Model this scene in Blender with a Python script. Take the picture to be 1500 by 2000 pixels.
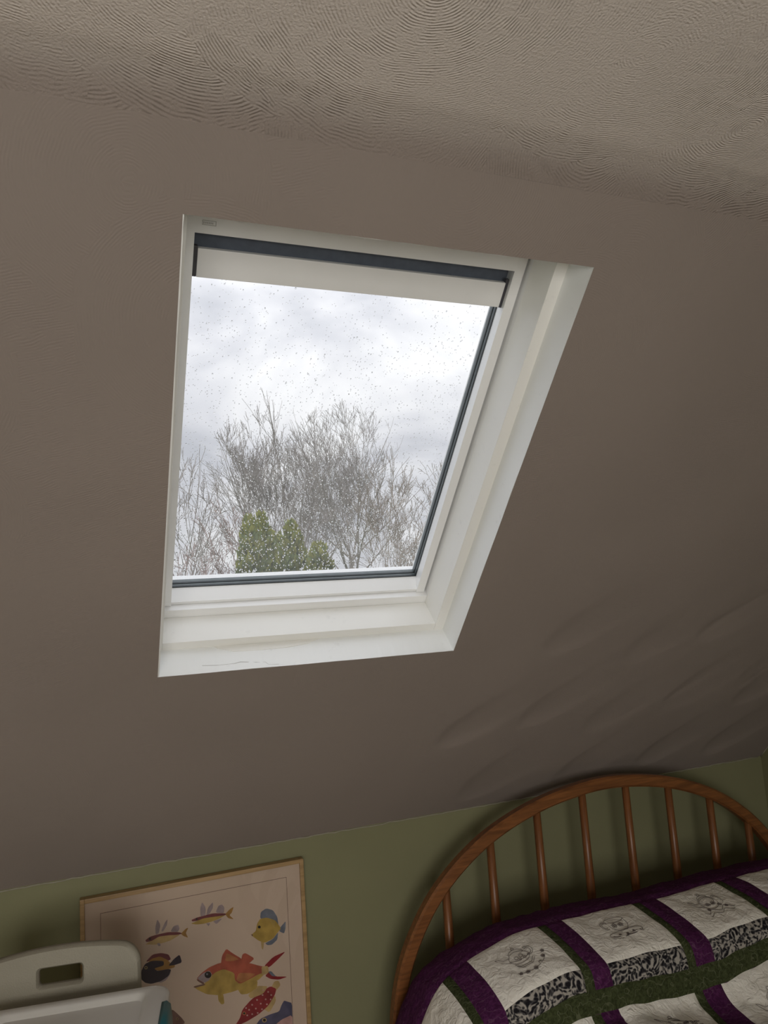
import bpy, bmesh, math, random
import numpy as np
from mathutils import Vector, Matrix, noise as mnoise

for o in list(bpy.data.objects): bpy.data.objects.remove(o, do_unlink=True)
scene = bpy.context.scene
COL = scene.collection

# ------------------------------------------------------------------ camera
D = 1.15                      # distance from the lens to the sloped ceiling plane (m)
EYE = np.array([0.0, 0.0, 1.55])
F = 1453.0
R = np.array([[0.93119549, -0.01253629, 0.36430454],
              [-0.35820479, 0.15375843, 0.92089504],
              [-0.0675595, -0.98802894, 0.1386886]])   # world <- (right, down, forward)
cam_d = bpy.data.cameras.new('camera'); cam = bpy.data.objects.new('camera', cam_d); COL.objects.link(cam)
M4 = Matrix.Identity(4)
for i in range(3):
    M4[i][0] = R[i, 0]; M4[i][1] = -R[i, 1]; M4[i][2] = -R[i, 2]; M4[i][3] = EYE[i]
cam.matrix_world = M4
cam_d.sensor_fit = 'VERTICAL'; cam_d.sensor_height = 36.0; cam_d.lens = F / 2000 * 36.0
cam_d.clip_start = 0.02; cam_d.clip_end = 500
scene.camera = cam

# ------------------------------------------------------------------ view + sky + light
scene.view_settings.view_transform = 'Standard'
scene.view_settings.look = 'None'
scene.view_settings.exposure = 0.0
scene.view_settings.gamma = 1.0
scene.view_settings.use_curve_mapping = False

cy_ = scene.cycles      # light path lengths only
cy_.max_bounces = 6; cy_.diffuse_bounces = 4; cy_.glossy_bounces = 2; cy_.transmission_bounces = 4; cy_.transparent_max_bounces = 8
cy_.caustics_reflective = False; cy_.caustics_refractive = False
SKY_K = 1.72
FILL_POWER = 50.0  # strength of the fill lamp added behind the camera

def build_world():
    w = bpy.data.worlds.new('overcast_sky'); scene.world = w; w.use_nodes = True
    nt = w.node_tree; nt.nodes.clear()
    N = nt.nodes.new; L = nt.links.new
    out = N('ShaderNodeOutputWorld'); bg = N('ShaderNodeBackground'); L(bg.outputs[0], out.inputs[0])
    tc = N('ShaderNodeTexCoord'); sep = N('ShaderNodeSeparateXYZ'); L(tc.outputs['Generated'], sep.inputs[0])
    zc = N('ShaderNodeMath'); zc.operation = 'MAXIMUM'; L(sep.outputs[2], zc.inputs[0]); zc.inputs[1].default_value = 0.0
    za = N('ShaderNodeMath'); za.operation = 'ADD'; L(zc.outputs[0], za.inputs[0]); za.inputs[1].default_value = 0.28
    dv = N('ShaderNodeVectorMath'); dv.operation = 'DIVIDE'; L(tc.outputs['Generated'], dv.inputs[0])
    cb = N('ShaderNodeCombineXYZ'); L(za.outputs[0], cb.inputs[0]); L(za.outputs[0], cb.inputs[1]); cb.inputs[2].default_value = 1.0
    L(cb.outputs[0], dv.inputs[1])
    n1 = N('ShaderNodeTexNoise'); n1.inputs['Scale'].default_value = 2.3; n1.inputs['Detail'].default_value = 4
    n1.inputs['Roughness'].default_value = 0.55; n1.inputs['Distortion'].default_value = 0.5
    mp = N('ShaderNodeMapping'); mp.inputs['Location'].default_value = (3.1, 1.7, 0.4); mp.inputs['Scale'].default_value = (1.0, 0.8, 1.6)
    L(dv.outputs[0], mp.inputs[0]); L(mp.outputs[0], n1.inputs['Vector'])
    cr = N('ShaderNodeValToRGB'); L(n1.outputs[0], cr.inputs[0])
    e = cr.color_ramp.elements
    e[0].position = 0.36; e[0].color = (0.67, 0.69, 0.76, 1)
    e[1].position = 0.66; e[1].color = (1.22, 1.22, 1.24, 1)
    m = cr.color_ramp.elements.new(0.5); m.color = (0.91, 0.92, 0.98, 1)
    g = N('ShaderNodeMath'); g.operation = 'MULTIPLY_ADD'; L(zc.outputs[0], g.inputs[0]); g.inputs[1].default_value = 0.667; g.inputs[2].default_value = 0.333   # overcast: zenith three times the horizon
    g2 = N('ShaderNodeMath'); g2.operation = 'MULTIPLY'; L(g.outputs[0], g2.inputs[0]); g2.inputs[1].default_value = SKY_K
    L(cr.outputs[0], bg.inputs[0]); L(g2.outputs[0], bg.inputs[1])
build_world()

# ------------------------------------------------------------------ measuring helpers
S_ = np.array([0, math.sqrt(.5), -math.sqrt(.5)])      # down the slope
N_ = np.array([0, math.sqrt(.5), math.sqrt(.5)])       # out through the roof
def SL(u, w, n): return EYE + D * (np.array([u, 0, 0]) + S_ * w + N_ * n)
def ray(px, py): return R @ np.array([px - 750.0, py - 1000.0, F])
def atY(px, py, Y): r = ray(px, py); return r * (Y / r[1]) + EYE
def atZ(px, py, z): r = ray(px, py); return r * ((z - EYE[2]) / r[2]) + EYE
def atSlope(px, py):
    r = ray(px, py); P = r / (N_ @ r); return P[0], S_ @ P
WALL_Y = 1.9580 * D
CEIL_Z = EYE[2] + 0.6190 * D
KNEE_Z = EYE[2] - 0.5440 * D
XR = 2.0612 * D; XL = -1.9; YB = -1.75
U_L = XL / D; U_R = XR / D
W_TOP = 0.1243; W_KNEE = 1.7700
OU0, OU1, OW0, OW1 = 0.1101, 0.7354, 0.2674, 1.1204     # plaster opening

# ------------------------------------------------------------------ mesh helpers
def link(name, me, mat=None, parent=None, smooth=False):
    o = bpy.data.objects.new(name, me); COL.objects.link(o)
    if mat is not None:
        for m in (mat if isinstance(mat, (list, tuple)) else [mat]): me.materials.append(m)
    if parent is not None: o.parent = parent
    if smooth:
        me.polygons.foreach_set('use_smooth', [True] * len(me.polygons))
    return o
def pyd(name, verts, faces, mat=None, parent=None, smooth=False):
    me = bpy.data.meshes.new(name)
    me.from_pydata([tuple(map(float, v)) for v in verts], [], [tuple(f) for f in faces]); me.update()
    return link(name, me, mat, parent, smooth)
def from_bm(name, bm, mat=None, parent=None, smooth=False):
    bmesh.ops.recalc_face_normals(bm, faces=bm.faces)
    me = bpy.data.meshes.new(name); bm.to_mesh(me); bm.free()
    return link(name, me, mat, parent, smooth)
def empty(name, loc, rz=0.0):
    o = bpy.data.objects.new(name, None); COL.objects.link(o); o.location = tuple(loc); o.rotation_euler = (0, 0, rz)
    o.empty_display_size = 0.05
    return o
def tag(o, label=None, cat=None, group=None, kind=None):
    if label: o['label'] = label
    if cat: o['category'] = cat
    if group: o['group'] = group
    if kind: o['kind'] = kind
    return o
def hexa(bm, c8, bevel=0.0):
    """eight corners: first four one face ring, last four the opposite ring"""
    v = [bm.verts.new(tuple(map(float, p))) for p in c8]
    fs = [bm.faces.new([v[i] for i in q]) for q in ((0, 1, 2, 3), (7, 6, 5, 4), (0, 4, 5, 1), (1, 5, 6, 2), (2, 6, 7, 3), (3, 7, 4, 0))]
    if bevel > 0:
        es = list({e for f in fs for e in f.edges})
        bmesh.ops.bevel(bm, geom=es, offset=bevel, segments=2, profile=0.6, affect='EDGES')
def box_bm(bm, x0, x1, y0, y1, z0, z1, bevel=0.0):
    hexa(bm, [(x0, y0, z0), (x1, y0, z0), (x1, y1, z0), (x0, y1, z0), (x0, y0, z1), (x1, y0, z1), (x1, y1, z1), (x0, y1, z1)], bevel)
def box(name, x0, x1, y0, y1, z0, z1, mat, parent=None, bevel=0.0):
    bm = bmesh.new(); box_bm(bm, x0, x1, y0, y1, z0, z1, bevel); return from_bm(name, bm, mat, parent)
def slab(name, u0, u1, w0, w1, n0, n1, mat, parent=None, bevel=0.0):
    bm = bmesh.new()
    hexa(bm, [SL(u0, w0, n0), SL(u1, w0, n0), SL(u1, w1, n0), SL(u0, w1, n0), SL(u0, w0, n1), SL(u1, w0, n1), SL(u1, w1, n1), SL(u0, w1, n1)], bevel)
    return from_bm(name, bm, mat, parent)
def tube_arrays(path, rad, sides=8, V=None, Fc=None, cap=True):
    """sweep a round section along a path; appends to V, Fc lists"""
    path = [np.array(p, float) for p in path]; b0 = len(V); n = len(path)
    prev = None
    for i, p in enumerate(path):
        t = path[min(i + 1, n - 1)] - path[max(i - 1, 0)]; t = t / (np.linalg.norm(t) + 1e-12)
        if prev is None:
            a = np.array([0, 0, 1.0]) if abs(t[2]) < 0.9 else np.array([1.0, 0, 0])
            s = np.cross(t, a)
        else: s = prev - t * (prev @ t)
        s /= (np.linalg.norm(s) + 1e-12); prev = s; b = np.cross(t, s)
        r = rad[i] if hasattr(rad, '__len__') else rad
        for k in range(sides):
            an = 2 * math.pi * k / sides
            V.append(p + (s * math.cos(an) + b * math.sin(an)) * r)
    for i in range(n - 1):
        for k in range(sides):
            k2 = (k + 1) % sides
            Fc.append((b0 + i * sides + k, b0 + i * sides + k2, b0 + (i + 1) * sides + k2, b0 + (i + 1) * sides + k))
    if cap:
        Fc.append(tuple(b0 + k for k in range(sides))[::-1]); Fc.append(tuple(b0 + (n - 1) * sides + k for k in range(sides)))
def tube(name, path, rad, mat, parent=None, sides=8):
    V, Fc = [], []; tube_arrays(path, rad, sides, V, Fc); return pyd(name, V, Fc, mat, parent, True)

# ------------------------------------------------------------------ materials
def mat_new(name):
    m = bpy.data.materials.new(name); m.use_nodes = True; nt = m.node_tree
    return m, nt, nt.nodes['Principled BSDF'], nt.nodes.new, nt.links.new
def C4(c): return (c[0], c[1], c[2], 1.0)
def simple(name, col, rough=0.5, spec=0.4, var=0.06, scale=14.0, bump=0.0, bscale=120.0, bdist=0.001, metallic=0.0, coords='Object'):
    m, nt, b, N, L = mat_new(name)
    tc = N('ShaderNodeTexCoord')
    n = N('ShaderNodeTexNoise'); n.inputs['Scale'].default_value = scale; n.inputs['Detail'].default_value = 4
    L(tc.outputs[coords], n.inputs['Vector'])
    cr = N('ShaderNodeValToRGB'); L(n.outputs[0], cr.inputs[0])
    cr.color_ramp.elements[0].position = 0.3; cr.color_ramp.elements[1].position = 0.7
    cr.color_ramp.elements[0].color = C4([max(0, c * (1 - var)) for c in col]); cr.color_ramp.elements[1].color = C4([min(1, c * (1 + var)) for c in col])
    L(cr.outputs[0], b.inputs['Base Color'])
    b.inputs['Roughness'].default_value = rough; b.inputs['Specular IOR Level'].default_value = spec; b.inputs['Metallic'].default_value = metallic
    if bump > 0:
        n2 = N('ShaderNodeTexNoise'); n2.inputs['Scale'].default_value = bscale; n2.inputs['Detail'].default_value = 3
        L(tc.outputs[coords], n2.inputs['Vector'])
        bp = N('ShaderNodeBump'); bp.inputs['Strength'].default_value = bump; bp.inputs['Distance'].default_value = bdist
        L(n2.outputs[0], bp.inputs['Height']); L(bp.outputs[0], b.inputs['Normal'])
    return m

def plaster(name, col, ring_strength, stip=0.25, col_b=None):
    """painted swirl plaster: comb arcs follow the stored 'swirl' distance"""
    m, nt, b, N, L = mat_new(name)
    tc = N('ShaderNodeTexCoord'); at = N('ShaderNodeAttribute'); at.attribute_name = 'swirl'
    wob = N('ShaderNodeTexNoise'); wob.inputs['Scale'].default_value = 22; wob.inputs['Detail'].default_value = 1; L(tc.outputs['Object'], wob.inputs['Vector'])
    ma = N('ShaderNodeMath'); ma.operation = 'MULTIPLY_ADD'; L(wob.outputs[0], ma.inputs[0]); ma.inputs[1].default_value = 0.012; L(at.outputs['Fac'], ma.inputs[2])
    mu = N('ShaderNodeMath'); mu.operation = 'MULTIPLY'; L(ma.outputs[0], mu.inputs[0]); mu.inputs[1].default_value = 2 * math.pi / 0.0046
    si = N('ShaderNodeMath'); si.operation = 'SINE'; L(mu.outputs[0], si.inputs[0])
    br = N('ShaderNodeTexNoise'); br.inputs['Scale'].default_value = 55; br.inputs['Detail'].default_value = 2; L(tc.outputs['Object'], br.inputs['Vector'])
    rmp = N('ShaderNodeMapRange'); L(br.outputs[0], rmp.inputs[0]); rmp.inputs[1].default_value = 0.38; rmp.inputs[2].default_value = 0.62
    rg = N('ShaderNodeMath'); rg.operation = 'MULTIPLY'; L(si.outputs[0], rg.inputs[0]); L(rmp.outputs[0], rg.inputs[1])
    fade = N('ShaderNodeTexNoise'); fade.inputs['Scale'].default_value = 3.2; fade.inputs['Detail'].default_value = 0; L(tc.outputs['Object'], fade.inputs['Vector'])
    fm = N('ShaderNodeMapRange'); L(fade.outputs[0], fm.inputs[0]); fm.inputs[1].default_value = 0.35; fm.inputs[2].default_value = 0.6; fm.inputs[3].default_value = 0.25
    rg2 = N('ShaderNodeMath'); rg2.operation = 'MULTIPLY'; L(rg.outputs[0], rg2.inputs[0]); L(fm.outputs[0], rg2.inputs[1])
    st = N('ShaderNodeTexNoise'); st.inputs['Scale'].default_value = 260; st.inputs['Detail'].default_value = 1; L(tc.outputs['Object'], st.inputs['Vector'])
    ad = N('ShaderNodeMath'); ad.operation = 'MULTIPLY_ADD'; L(st.outputs[0], ad.inputs[0]); ad.inputs[1].default_value = stip * 4; L(rg2.outputs[0], ad.inputs[2])
    bp = N('ShaderNodeBump'); bp.inputs['Strength'].default_value = ring_strength; bp.inputs['Distance'].default_value = 0.0012
    L(ad.outputs[0], bp.inputs['Height']); L(bp.outputs[0], b.inputs['Normal'])
    n = N('ShaderNodeTexNoise'); n.inputs['Scale'].default_value = 2.2; n.inputs['Detail'].default_value = 2; L(tc.outputs['Object'], n.inputs['Vector'])
    cr = N('ShaderNodeValToRGB'); L(n.outputs[0], cr.inputs[0])
    cr.color_ramp.elements[0].position = 0.3; cr.color_ramp.elements[1].position = 0.7
    cr.color_ramp.elements[0].color = C4([c * 0.96 for c in col]); cr.color_ramp.elements[1].color = C4([c * 1.04 for c in col])
    base = cr.outputs[0]
    if col_b:
        ab = N('ShaderNodeAttribute'); ab.attribute_name = 'slope_blend'; mx = N('ShaderNodeMixRGB'); L(ab.outputs['Fac'], mx.inputs[0]); L(base, mx.inputs[1]); mx.inputs[2].default_value = C4(col_b); base = mx.outputs[0]
    L(base, b.inputs['Base Color']); b.inputs['Roughness'].default_value = 0.75; b.inputs['Specular IOR Level'].default_value = 0.25
    return m

def painted_wood(name, col, rough=0.35, scuff=0.5):
    """white gloss paint with small grey scuffs and faint brush grain"""
    m, nt, b, N, L = mat_new(name)
    tc = N('ShaderNodeTexCoord')
    n = N('ShaderNodeTexNoise'); n.inputs['Scale'].default_value = 26; n.inputs['Detail'].default_value = 4; n.inputs['Roughness'].default_value = 0.7; L(tc.outputs['Object'], n.inputs['Vector'])
    cr = N('ShaderNodeValToRGB'); L(n.outputs[0], cr.inputs[0])
    cr.color_ramp.elements[0].position = 0.62; cr.color_ramp.elements[0].color = (0, 0, 0, 1)
    cr.color_ramp.elements[1].position = 0.78; cr.color_ramp.elements[1].color = (scuff, scuff, scuff, 1)
    n3 = N('ShaderNodeTexNoise'); n3.inputs['Scale'].default_value = 5; n3.inputs['Detail'].default_value = 3; L(tc.outputs['Object'], n3.inputs['Vector'])
    mixb = N('ShaderNodeMixRGB'); L(n3.outputs[0], mixb.inputs[0]); mixb.inputs[1].default_value = C4(col); mixb.inputs[2].default_value = C4([c * 0.94 for c in col])
    mx = N('ShaderNodeMixRGB'); L(cr.outputs[0], mx.inputs[0]); L(mixb.outputs[0], mx.inputs[1]); mx.inputs[2].default_value = C4([c * 0.6 for c in col])
    L(mx.outputs[0], b.inputs['Base Color']); b.inputs['Roughness'].default_value = rough
    n2 = N('ShaderNodeTexNoise'); n2.inputs['Scale'].default_value = 90; n2.inputs['Detail'].default_value = 2; L(tc.outputs['Object'], n2.inputs['Vector'])
    bp = N('ShaderNodeBump'); bp.inputs['Strength'].default_value = 0.12; bp.inputs['Distance'].default_value = 0.001
    L(n2.outputs[0], bp.inputs['Height']); L(bp.outputs[0], b.inputs['Normal'])
    return m

def wood(name, c0, c1, axis='Z', rough=0.38):
    m, nt, b, N, L = mat_new(name)
    tc = N('ShaderNodeTexCoord'); mp = N('ShaderNodeMapping')
    mp.inputs['Scale'].default_value = {'Z': (60, 60, 5), 'X': (5, 60, 60)}[axis]
    L(tc.outputs['Object'], mp.inputs[0])
    n = N('ShaderNodeTexNoise'); n.inputs['Scale'].default_value = 1.6; n.inputs['Detail'].default_value = 6; n.inputs['Distortion'].default_value = 0.6; L(mp.outputs[0], n.inputs['Vector'])
    cr = N('ShaderNodeValToRGB'); L(n.outputs[0], cr.inputs[0])
    cr.color_ramp.elements[0].position = 0.32; cr.color_ramp.elements[0].color = C4(c0)
    cr.color_ramp.elements[1].position = 0.62; cr.color_ramp.elements[1].color = C4(c1)
    L(cr.outputs[0], b.inputs['Base Color']); b.inputs['Roughness'].default_value = rough
    bp = N('ShaderNodeBump'); bp.inputs['Strength'].default_value = 0.15; bp.inputs['Distance'].default_value = 0.001; L(n.outputs[0], bp.inputs['Height']); L(bp.outputs[0], b.inputs['Normal'])
    return m

def clear_pane(name, tint=(0.98, 0.985, 0.985), gloss=0.03, film=0.0):
    m = bpy.data.materials.new(name); m.use_nodes = True; nt = m.node_tree; nt.nodes.clear()
    N = nt.nodes.new; L = nt.links.new
    o = N('ShaderNodeOutputMaterial'); mx = N('ShaderNodeMixShader'); tr = N('ShaderNodeBsdfTransparent'); gl = N('ShaderNodeBsdfGlossy')
    tr.inputs[0].default_value = C4(tint); gl.inputs['Roughness'].default_value = 0.02
    n = N('ShaderNodeTexNoise'); n.inputs['Scale'].default_value = 3.0
    mr = N('ShaderNodeMapRange'); L(n.outputs[0], mr.inputs[0]); mr.inputs[3].default_value = gloss * 0.8; mr.inputs[4].default_value = gloss * 1.2
    L(mr.outputs[0], mx.inputs[0]); L(tr.outputs[0], mx.inputs[1]); L(gl.outputs[0], mx.inputs[2])
    if film:      # wet film on the glass scatters a little daylight
        tl = N('ShaderNodeBsdfTranslucent'); tl.inputs[0].default_value = (.95, .96, .97, 1); m2 = N('ShaderNodeMixShader'); m2.inputs[0].default_value = film
        L(mx.outputs[0], m2.inputs[1]); L(tl.outputs[0], m2.inputs[2]); L(m2.outputs[0], o.inputs[0])
    else: L(mx.outputs[0], o.inputs[0])
    return m

MAT = {}
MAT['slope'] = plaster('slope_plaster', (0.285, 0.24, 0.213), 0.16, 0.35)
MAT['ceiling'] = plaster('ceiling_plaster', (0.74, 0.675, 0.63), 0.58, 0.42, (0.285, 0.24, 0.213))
MAT['green'] = simple('green_wall_paint', (0.232, 0.228, 0.128), 0.7, 0.25, 0.05, 3, 0.25, 170, 0.001)
MAT['floor'] = simple('beige_carpet', (0.50, 0.44, 0.36), 0.95, 0.1, 0.08, 60, 0.6, 400, 0.003)
MAT['reveal'] = painted_wood('reveal_white_paint', (0.92, 0.935, 0.93), 0.4, 0.30)
MAT['lining'] = painted_wood('lining_cream_paint', (0.90, 0.895, 0.86), 0.35, 0.22)
MAT['sash'] = painted_wood('sash_white_lacquer', (0.92, 0.925, 0.92), 0.3, 0.05)
MAT['gasket'] = simple('dark_rubber_gasket', (0.035, 0.045, 0.05), 0.35, 0.5, 0.15, 40)
MAT['spacer'] = simple('grey_spacer_bar', (0.16, 0.19, 0.20), 0.35, 0.5, 0.1, 40)
MAT['pane'] = clear_pane('window_pane', film=0.035)
MAT['fabric_dark'] = simple('slate_blind_fabric', (0.13, 0.15, 0.185), 0.8, 0.2, 0.08, 60)
MAT['alu'] = simple('pale_grey_blind_bar', (0.84, 0.84, 0.83), 0.45, 0.5, 0.03, 8)
MAT['cap'] = simple('dark_plastic_cap', (0.06, 0.06, 0.07), 0.4, 0.5, 0.1, 30)
MAT['platemark'] = simple('grey_label_print', (0.48, 0.48, 0.46), 0.5, 0.4, 0.03, 30)
MAT['roof'] = simple('roof_slate', (0.10, 0.10, 0.11), 0.8, 0.3, 0.2, 8)
MAT['caulk'] = simple('cream_caulk', (0.36, 0.34, 0.27), 0.6, 0.3, 0.1, 40)
MAT['headwood'] = wood('orange_oak', (0.135, 0.05, 0.018), (0.235, 0.09, 0.03), 'Z', 0.36)
MAT['archwood'] = wood('orange_oak_bent', (0.145, 0.054, 0.018), (0.26, 0.10, 0.032), 'X', 0.36)

def corner_attr(me, name, P2, faces, discs):
    """comb distance per face corner, each face owned by one trowel swirl"""
    Fa = np.array(faces); ctr = P2[Fa].mean(axis=1); own = np.full((len(Fa), 2), (3.0, 9.0))
    for cx, cy, r, ax, amp in discs:
        if amp: continue
        ins = np.hypot(ctr[:, 0] - cx, ctr[:, 1] - cy) < r
        own[ins] = (cx, cy)
    d = np.hypot(P2[Fa][:, :, 0] - own[:, None, 0], P2[Fa][:, :, 1] - own[:, None, 1]).ravel()
    a = me.attributes.new(name, 'FLOAT', 'CORNER'); a.data.foreach_set('value', d.astype(np.float32))

# ------------------------------------------------------------------ swirl plaster layout
rng = np.random.default_rng(7)
def swirl_field(P, discs):
    """P (n,2); discs list of (cx, cy, r): later ones overlap earlier ones. returns comb distance and relief"""
    d_out = np.hypot(P[:, 0] - 3.0, P[:, 1] - 9.0); h = np.zeros(len(P))
    for cx, cy, r, ax, amp in discs:
        dx = P[:, 0] - cx; dy = P[:, 1] - cy
        ca, sa = math.cos(ax), math.sin(ax)
        a = dx * ca + dy * sa; b = -dx * sa + dy * ca
        asp = 1.0 if amp == 0 else 2.1
        q = np.hypot(a / asp, b); inside = q < r
        dist = np.hypot(dx, dy)
        d_out = np.where(inside, dist, d_out)
        if amp:
            # trowel bite: sinks away from its rounded front edge, then feathers out along the stroke
            bb = np.clip(np.abs(b) / r, 0, .999); ap = a + asp * r * np.sqrt(1 - bb ** 2)
            Lf = .075; ok = (np.abs(b) < r) & (ap > 0)
            dep = np.where(ok, .24 * ap * np.exp(-ap / Lf) * (1 - bb ** 2), 0) * amp
            h = np.where(dep > 0, np.minimum(h * .6, 0) - dep, h)
    return d_out, h

# flat ceiling with a soft rounded junction into the slope
def build_ceiling():
    fr = 0.10; tl = fr * math.tan(math.radians(22.5))
    y_j = math.sqrt(2) * D - 0.6190 * D                   # where slope and ceiling planes meet (y + z = sqrt2 * D)
    ys = list(np.arange(YB, 0.15, 0.06)) + list(np.arange(0.15, y_j - tl, 0.006)) + [y_j - tl]
    prof = [(y, CEIL_Z) for y in ys]
    cy, cz = y_j - tl, CEIL_Z - fr
    for k in range(1, 13):
        a = math.radians(45.0 * k / 12)
        prof.append((cy + fr * math.sin(a), cz + fr * math.cos(a)))
    xs = np.concatenate([np.arange(XL, -0.35, 0.08), np.arange(-0.35, 1.5, 0.007), np.arange(1.5, XR, 0.08), [XR]])
    P = np.array([(x, y, z) for (y, z) in prof for x in xs])
    def cp(px, py): p = atZ(px, py, CEIL_Z); return p[0], p[1]
    discs = []
    for i in range(60): discs.append((rng.uniform(XL, XR), rng.uniform(YB, 0.9), rng.uniform(.17, .26), 0, 0))
    for (px, py, rr) in ((60, -120, .2), (1490, -60, .24), (1080, 60, .20), (1460, 250, .20), (420, -60, .23), (1270, 105, .225), (640, 40, .17), (860, -25, .28)):
        c = cp(px, py); discs.append((c[0], c[1], rr, 0, 0))
    d, h = swirl_field(P[:, :2], discs)
    nx = len(xs); Fc = [(j * nx + i, (j + 1) * nx + i, (j + 1) * nx + i + 1, j * nx + i + 1) for j in range(len(prof) - 1) for i in range(nx - 1)]
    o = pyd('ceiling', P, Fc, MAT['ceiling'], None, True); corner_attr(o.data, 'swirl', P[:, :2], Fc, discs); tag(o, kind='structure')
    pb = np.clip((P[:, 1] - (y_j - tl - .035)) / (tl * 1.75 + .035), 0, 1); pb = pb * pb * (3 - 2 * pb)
    a = o.data.attributes.new('slope_blend', 'FLOAT', 'POINT'); a.data.foreach_set('value', pb.astype(np.float32))  # fades the ceiling colour into the slope colour over the junction
    # upper side so that no daylight leaks in
    q = box('ceiling_void_deck', XL, XR, YB, y_j, CEIL_Z + 0.02, CEIL_Z + 0.12, MAT['roof'], o)
    return (y_j, tl)
Y_J, TL = build_ceiling()

def build_slope():
    w_top = W_TOP
    r = math.sqrt(.5)
    # slope starts at the end of the rounded junction
    pj = np.array([0, Y_J, CEIL_Z]) - EYE; w_j = (S_ @ pj) / D; w0 = w_j + TL / D
    w_knee = (S_ @ (np.array([0, WALL_Y, math.sqrt(2) * D - WALL_Y + EYE[2]]) - EYE)) / D
    us = np.concatenate([np.linspace(U_L, -0.3, 24)[:-1], np.linspace(-0.3, OU0, 42)[:-1], np.linspace(OU0, OU1, 60)[:-1], np.linspace(OU1, U_R, 150)])
    ws = np.concatenate([np.linspace(w0, OW0, 12)[:-1], np.linspace(OW0, OW1, 80)[:-1], np.linspace(OW1, w_knee, 74)])
    UW = np.array([(u, w) for w in ws for u in us]); UWm = UW * D
    discs = []
    for i in range(70): discs.append((rng.uniform(U_L, U_R) * D, rng.uniform(0.1, 1.8) * D, rng.uniform(.15, .22), 0, 0))
    for cx, cy in ((1290, 50), (980, 140), (640, 110), (1440, 250), (1140, 340), (800, 440), (530, 420), (190, 510), (1290, 540), (1010, 590), (680, 660), (290, 720), (1420, 330)):
        u, w = atSlope(800 + cx / 2.143, 1200 + cy / 2.143)
        u2, w2 = atSlope(800 + cx / 2.143 + 60, 1200 + cy / 2.143 - 36)
        ax = math.atan2(w2 - w, u2 - u); rr = rng.uniform(.065, .085)
        discs.append((u * D + math.cos(ax) * rr * 1.2, w * D + math.sin(ax) * rr * 1.2, rr, ax, rng.uniform(.7, 1.15)))
    d, h = swirl_field(UWm, discs)
    near = np.maximum.reduce([OU0 - UW[:, 0], UW[:, 0] - OU1, OW0 - UW[:, 1], UW[:, 1] - OW1])
    h *= np.clip(near / 0.05, 0, 1) * np.clip((U_R - UW[:, 0]) / 0.02, 0, 1) * np.clip((w_knee - UW[:, 1]) / 0.02, 0, 1)
    nzv = np.array([mnoise.noise(Vector((p[0] * 5, p[1] * 5, 1.3))) for p in UWm]).clip(0) * 0.0022 * np.clip(near / 0.03, 0, 1)
    P = [EYE + D * (np.array([u, 0, 0]) + S_ * w + N_) - N_ * (hh + q) for (u, w), hh, q in zip(UW, h, nzv)]
    nu = len(us); Fc = []
    for j in range(len(ws) - 1):
        for i in range(nu - 1):
            uc = (us[i] + us[i + 1]) / 2; wc = (ws[j] + ws[j + 1]) / 2
            if OU0 < uc < OU1 and OW0 < wc < OW1: continue
            Fc.append((j * nu + i, (j + 1) * nu + i, (j + 1) * nu + i + 1, j * nu + i + 1))
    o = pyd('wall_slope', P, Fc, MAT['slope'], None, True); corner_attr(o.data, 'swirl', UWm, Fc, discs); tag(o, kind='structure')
    # roof deck above, in four pieces round the window
    bo = 0.035
    for (u0, u1, w0_, w1_) in ((U_L, OU0 - bo, w0, w_knee + .2), (OU1 + bo, U_R, w0, w_knee + .2), (OU0 - bo, OU1 + bo, w0, OW0 - bo), (OU0 - bo, OU1 + bo, OW1 + bo, w_knee + .2)):
        slab('roof_deck', u0, u1, w0_, w1_, 1.02, 1.24, MAT['roof'], o)
    return w_knee
W_KNEE = build_slope()
KNEE_Z = math.sqrt(2) * D - WALL_Y + EYE[2]

# ------------------------------------------------------------------ room shell
tag(box('floor', XL, XR, YB, WALL_Y, -0.12, 0.0, MAT['floor']), kind='structure')
tag(box('wall_knee', XL, XR, WALL_Y, WALL_Y + 0.10, 0.0, KNEE_Z, MAT['green']), kind='structure')
def gable(name, x0, x1):
    pts = [(YB, 0), (WALL_Y, 0), (WALL_Y, KNEE_Z + .015), (Y_J, CEIL_Z + 0.015), (YB, CEIL_Z + 0.015)]
    V = [(x0, y, z) for y, z in pts] + [(x1, y, z) for y, z in pts]; n = len(pts)
    Fc = [tuple(range(n)), tuple(range(2 * n - 1, n - 1, -1))] + [(i, i + n, (i + 1) % n + n, (i + 1) % n) for i in range(n)]
    return tag(pyd(name, V, Fc, MAT['green']), kind='structure')
gable('wall_right', XR, XR + 0.1)
gable('wall_left', XL - 0.1, XL)
# back wall with an unseen window added to hold the fill lamp
BX0, BX1, BZ0, BZ1 = -1.45, 0.65, 0.40, 1.75
wb = bpy.data.objects.new('wall_back', None); COL.objects.link(wb); tag(wb, kind='structure')
for (x0, x1, z0, z1) in ((XL, BX0, 0, CEIL_Z), (BX1, XR, 0, CEIL_Z), (BX0, BX1, 0, BZ0), (BX0, BX1, BZ1, CEIL_Z)):
    box('wall_panel', x0, x1, YB - 0.12, YB, z0, z1, MAT['green'], wb)
w2 = bpy.data.objects.new('added_window_2', None); COL.objects.link(w2); tag(w2, kind='structure')
for (x0, x1, z0, z1) in ((BX0, BX0 + .05, BZ0, BZ1), (BX1 - .05, BX1, BZ0, BZ1), (BX0 + .05, BX1 - .05, BZ0, BZ0 + .05), (BX0 + .05, BX1 - .05, BZ1 - .05, BZ1), ((BX0 + BX1) / 2 - .025, (BX0 + BX1) / 2 + .025, BZ0 + .05, BZ1 - .05)):
    box('added_window_frame', x0, x1, YB - 0.09, YB - 0.03, z0, z1, MAT['sash'], w2, 0.004)
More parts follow.
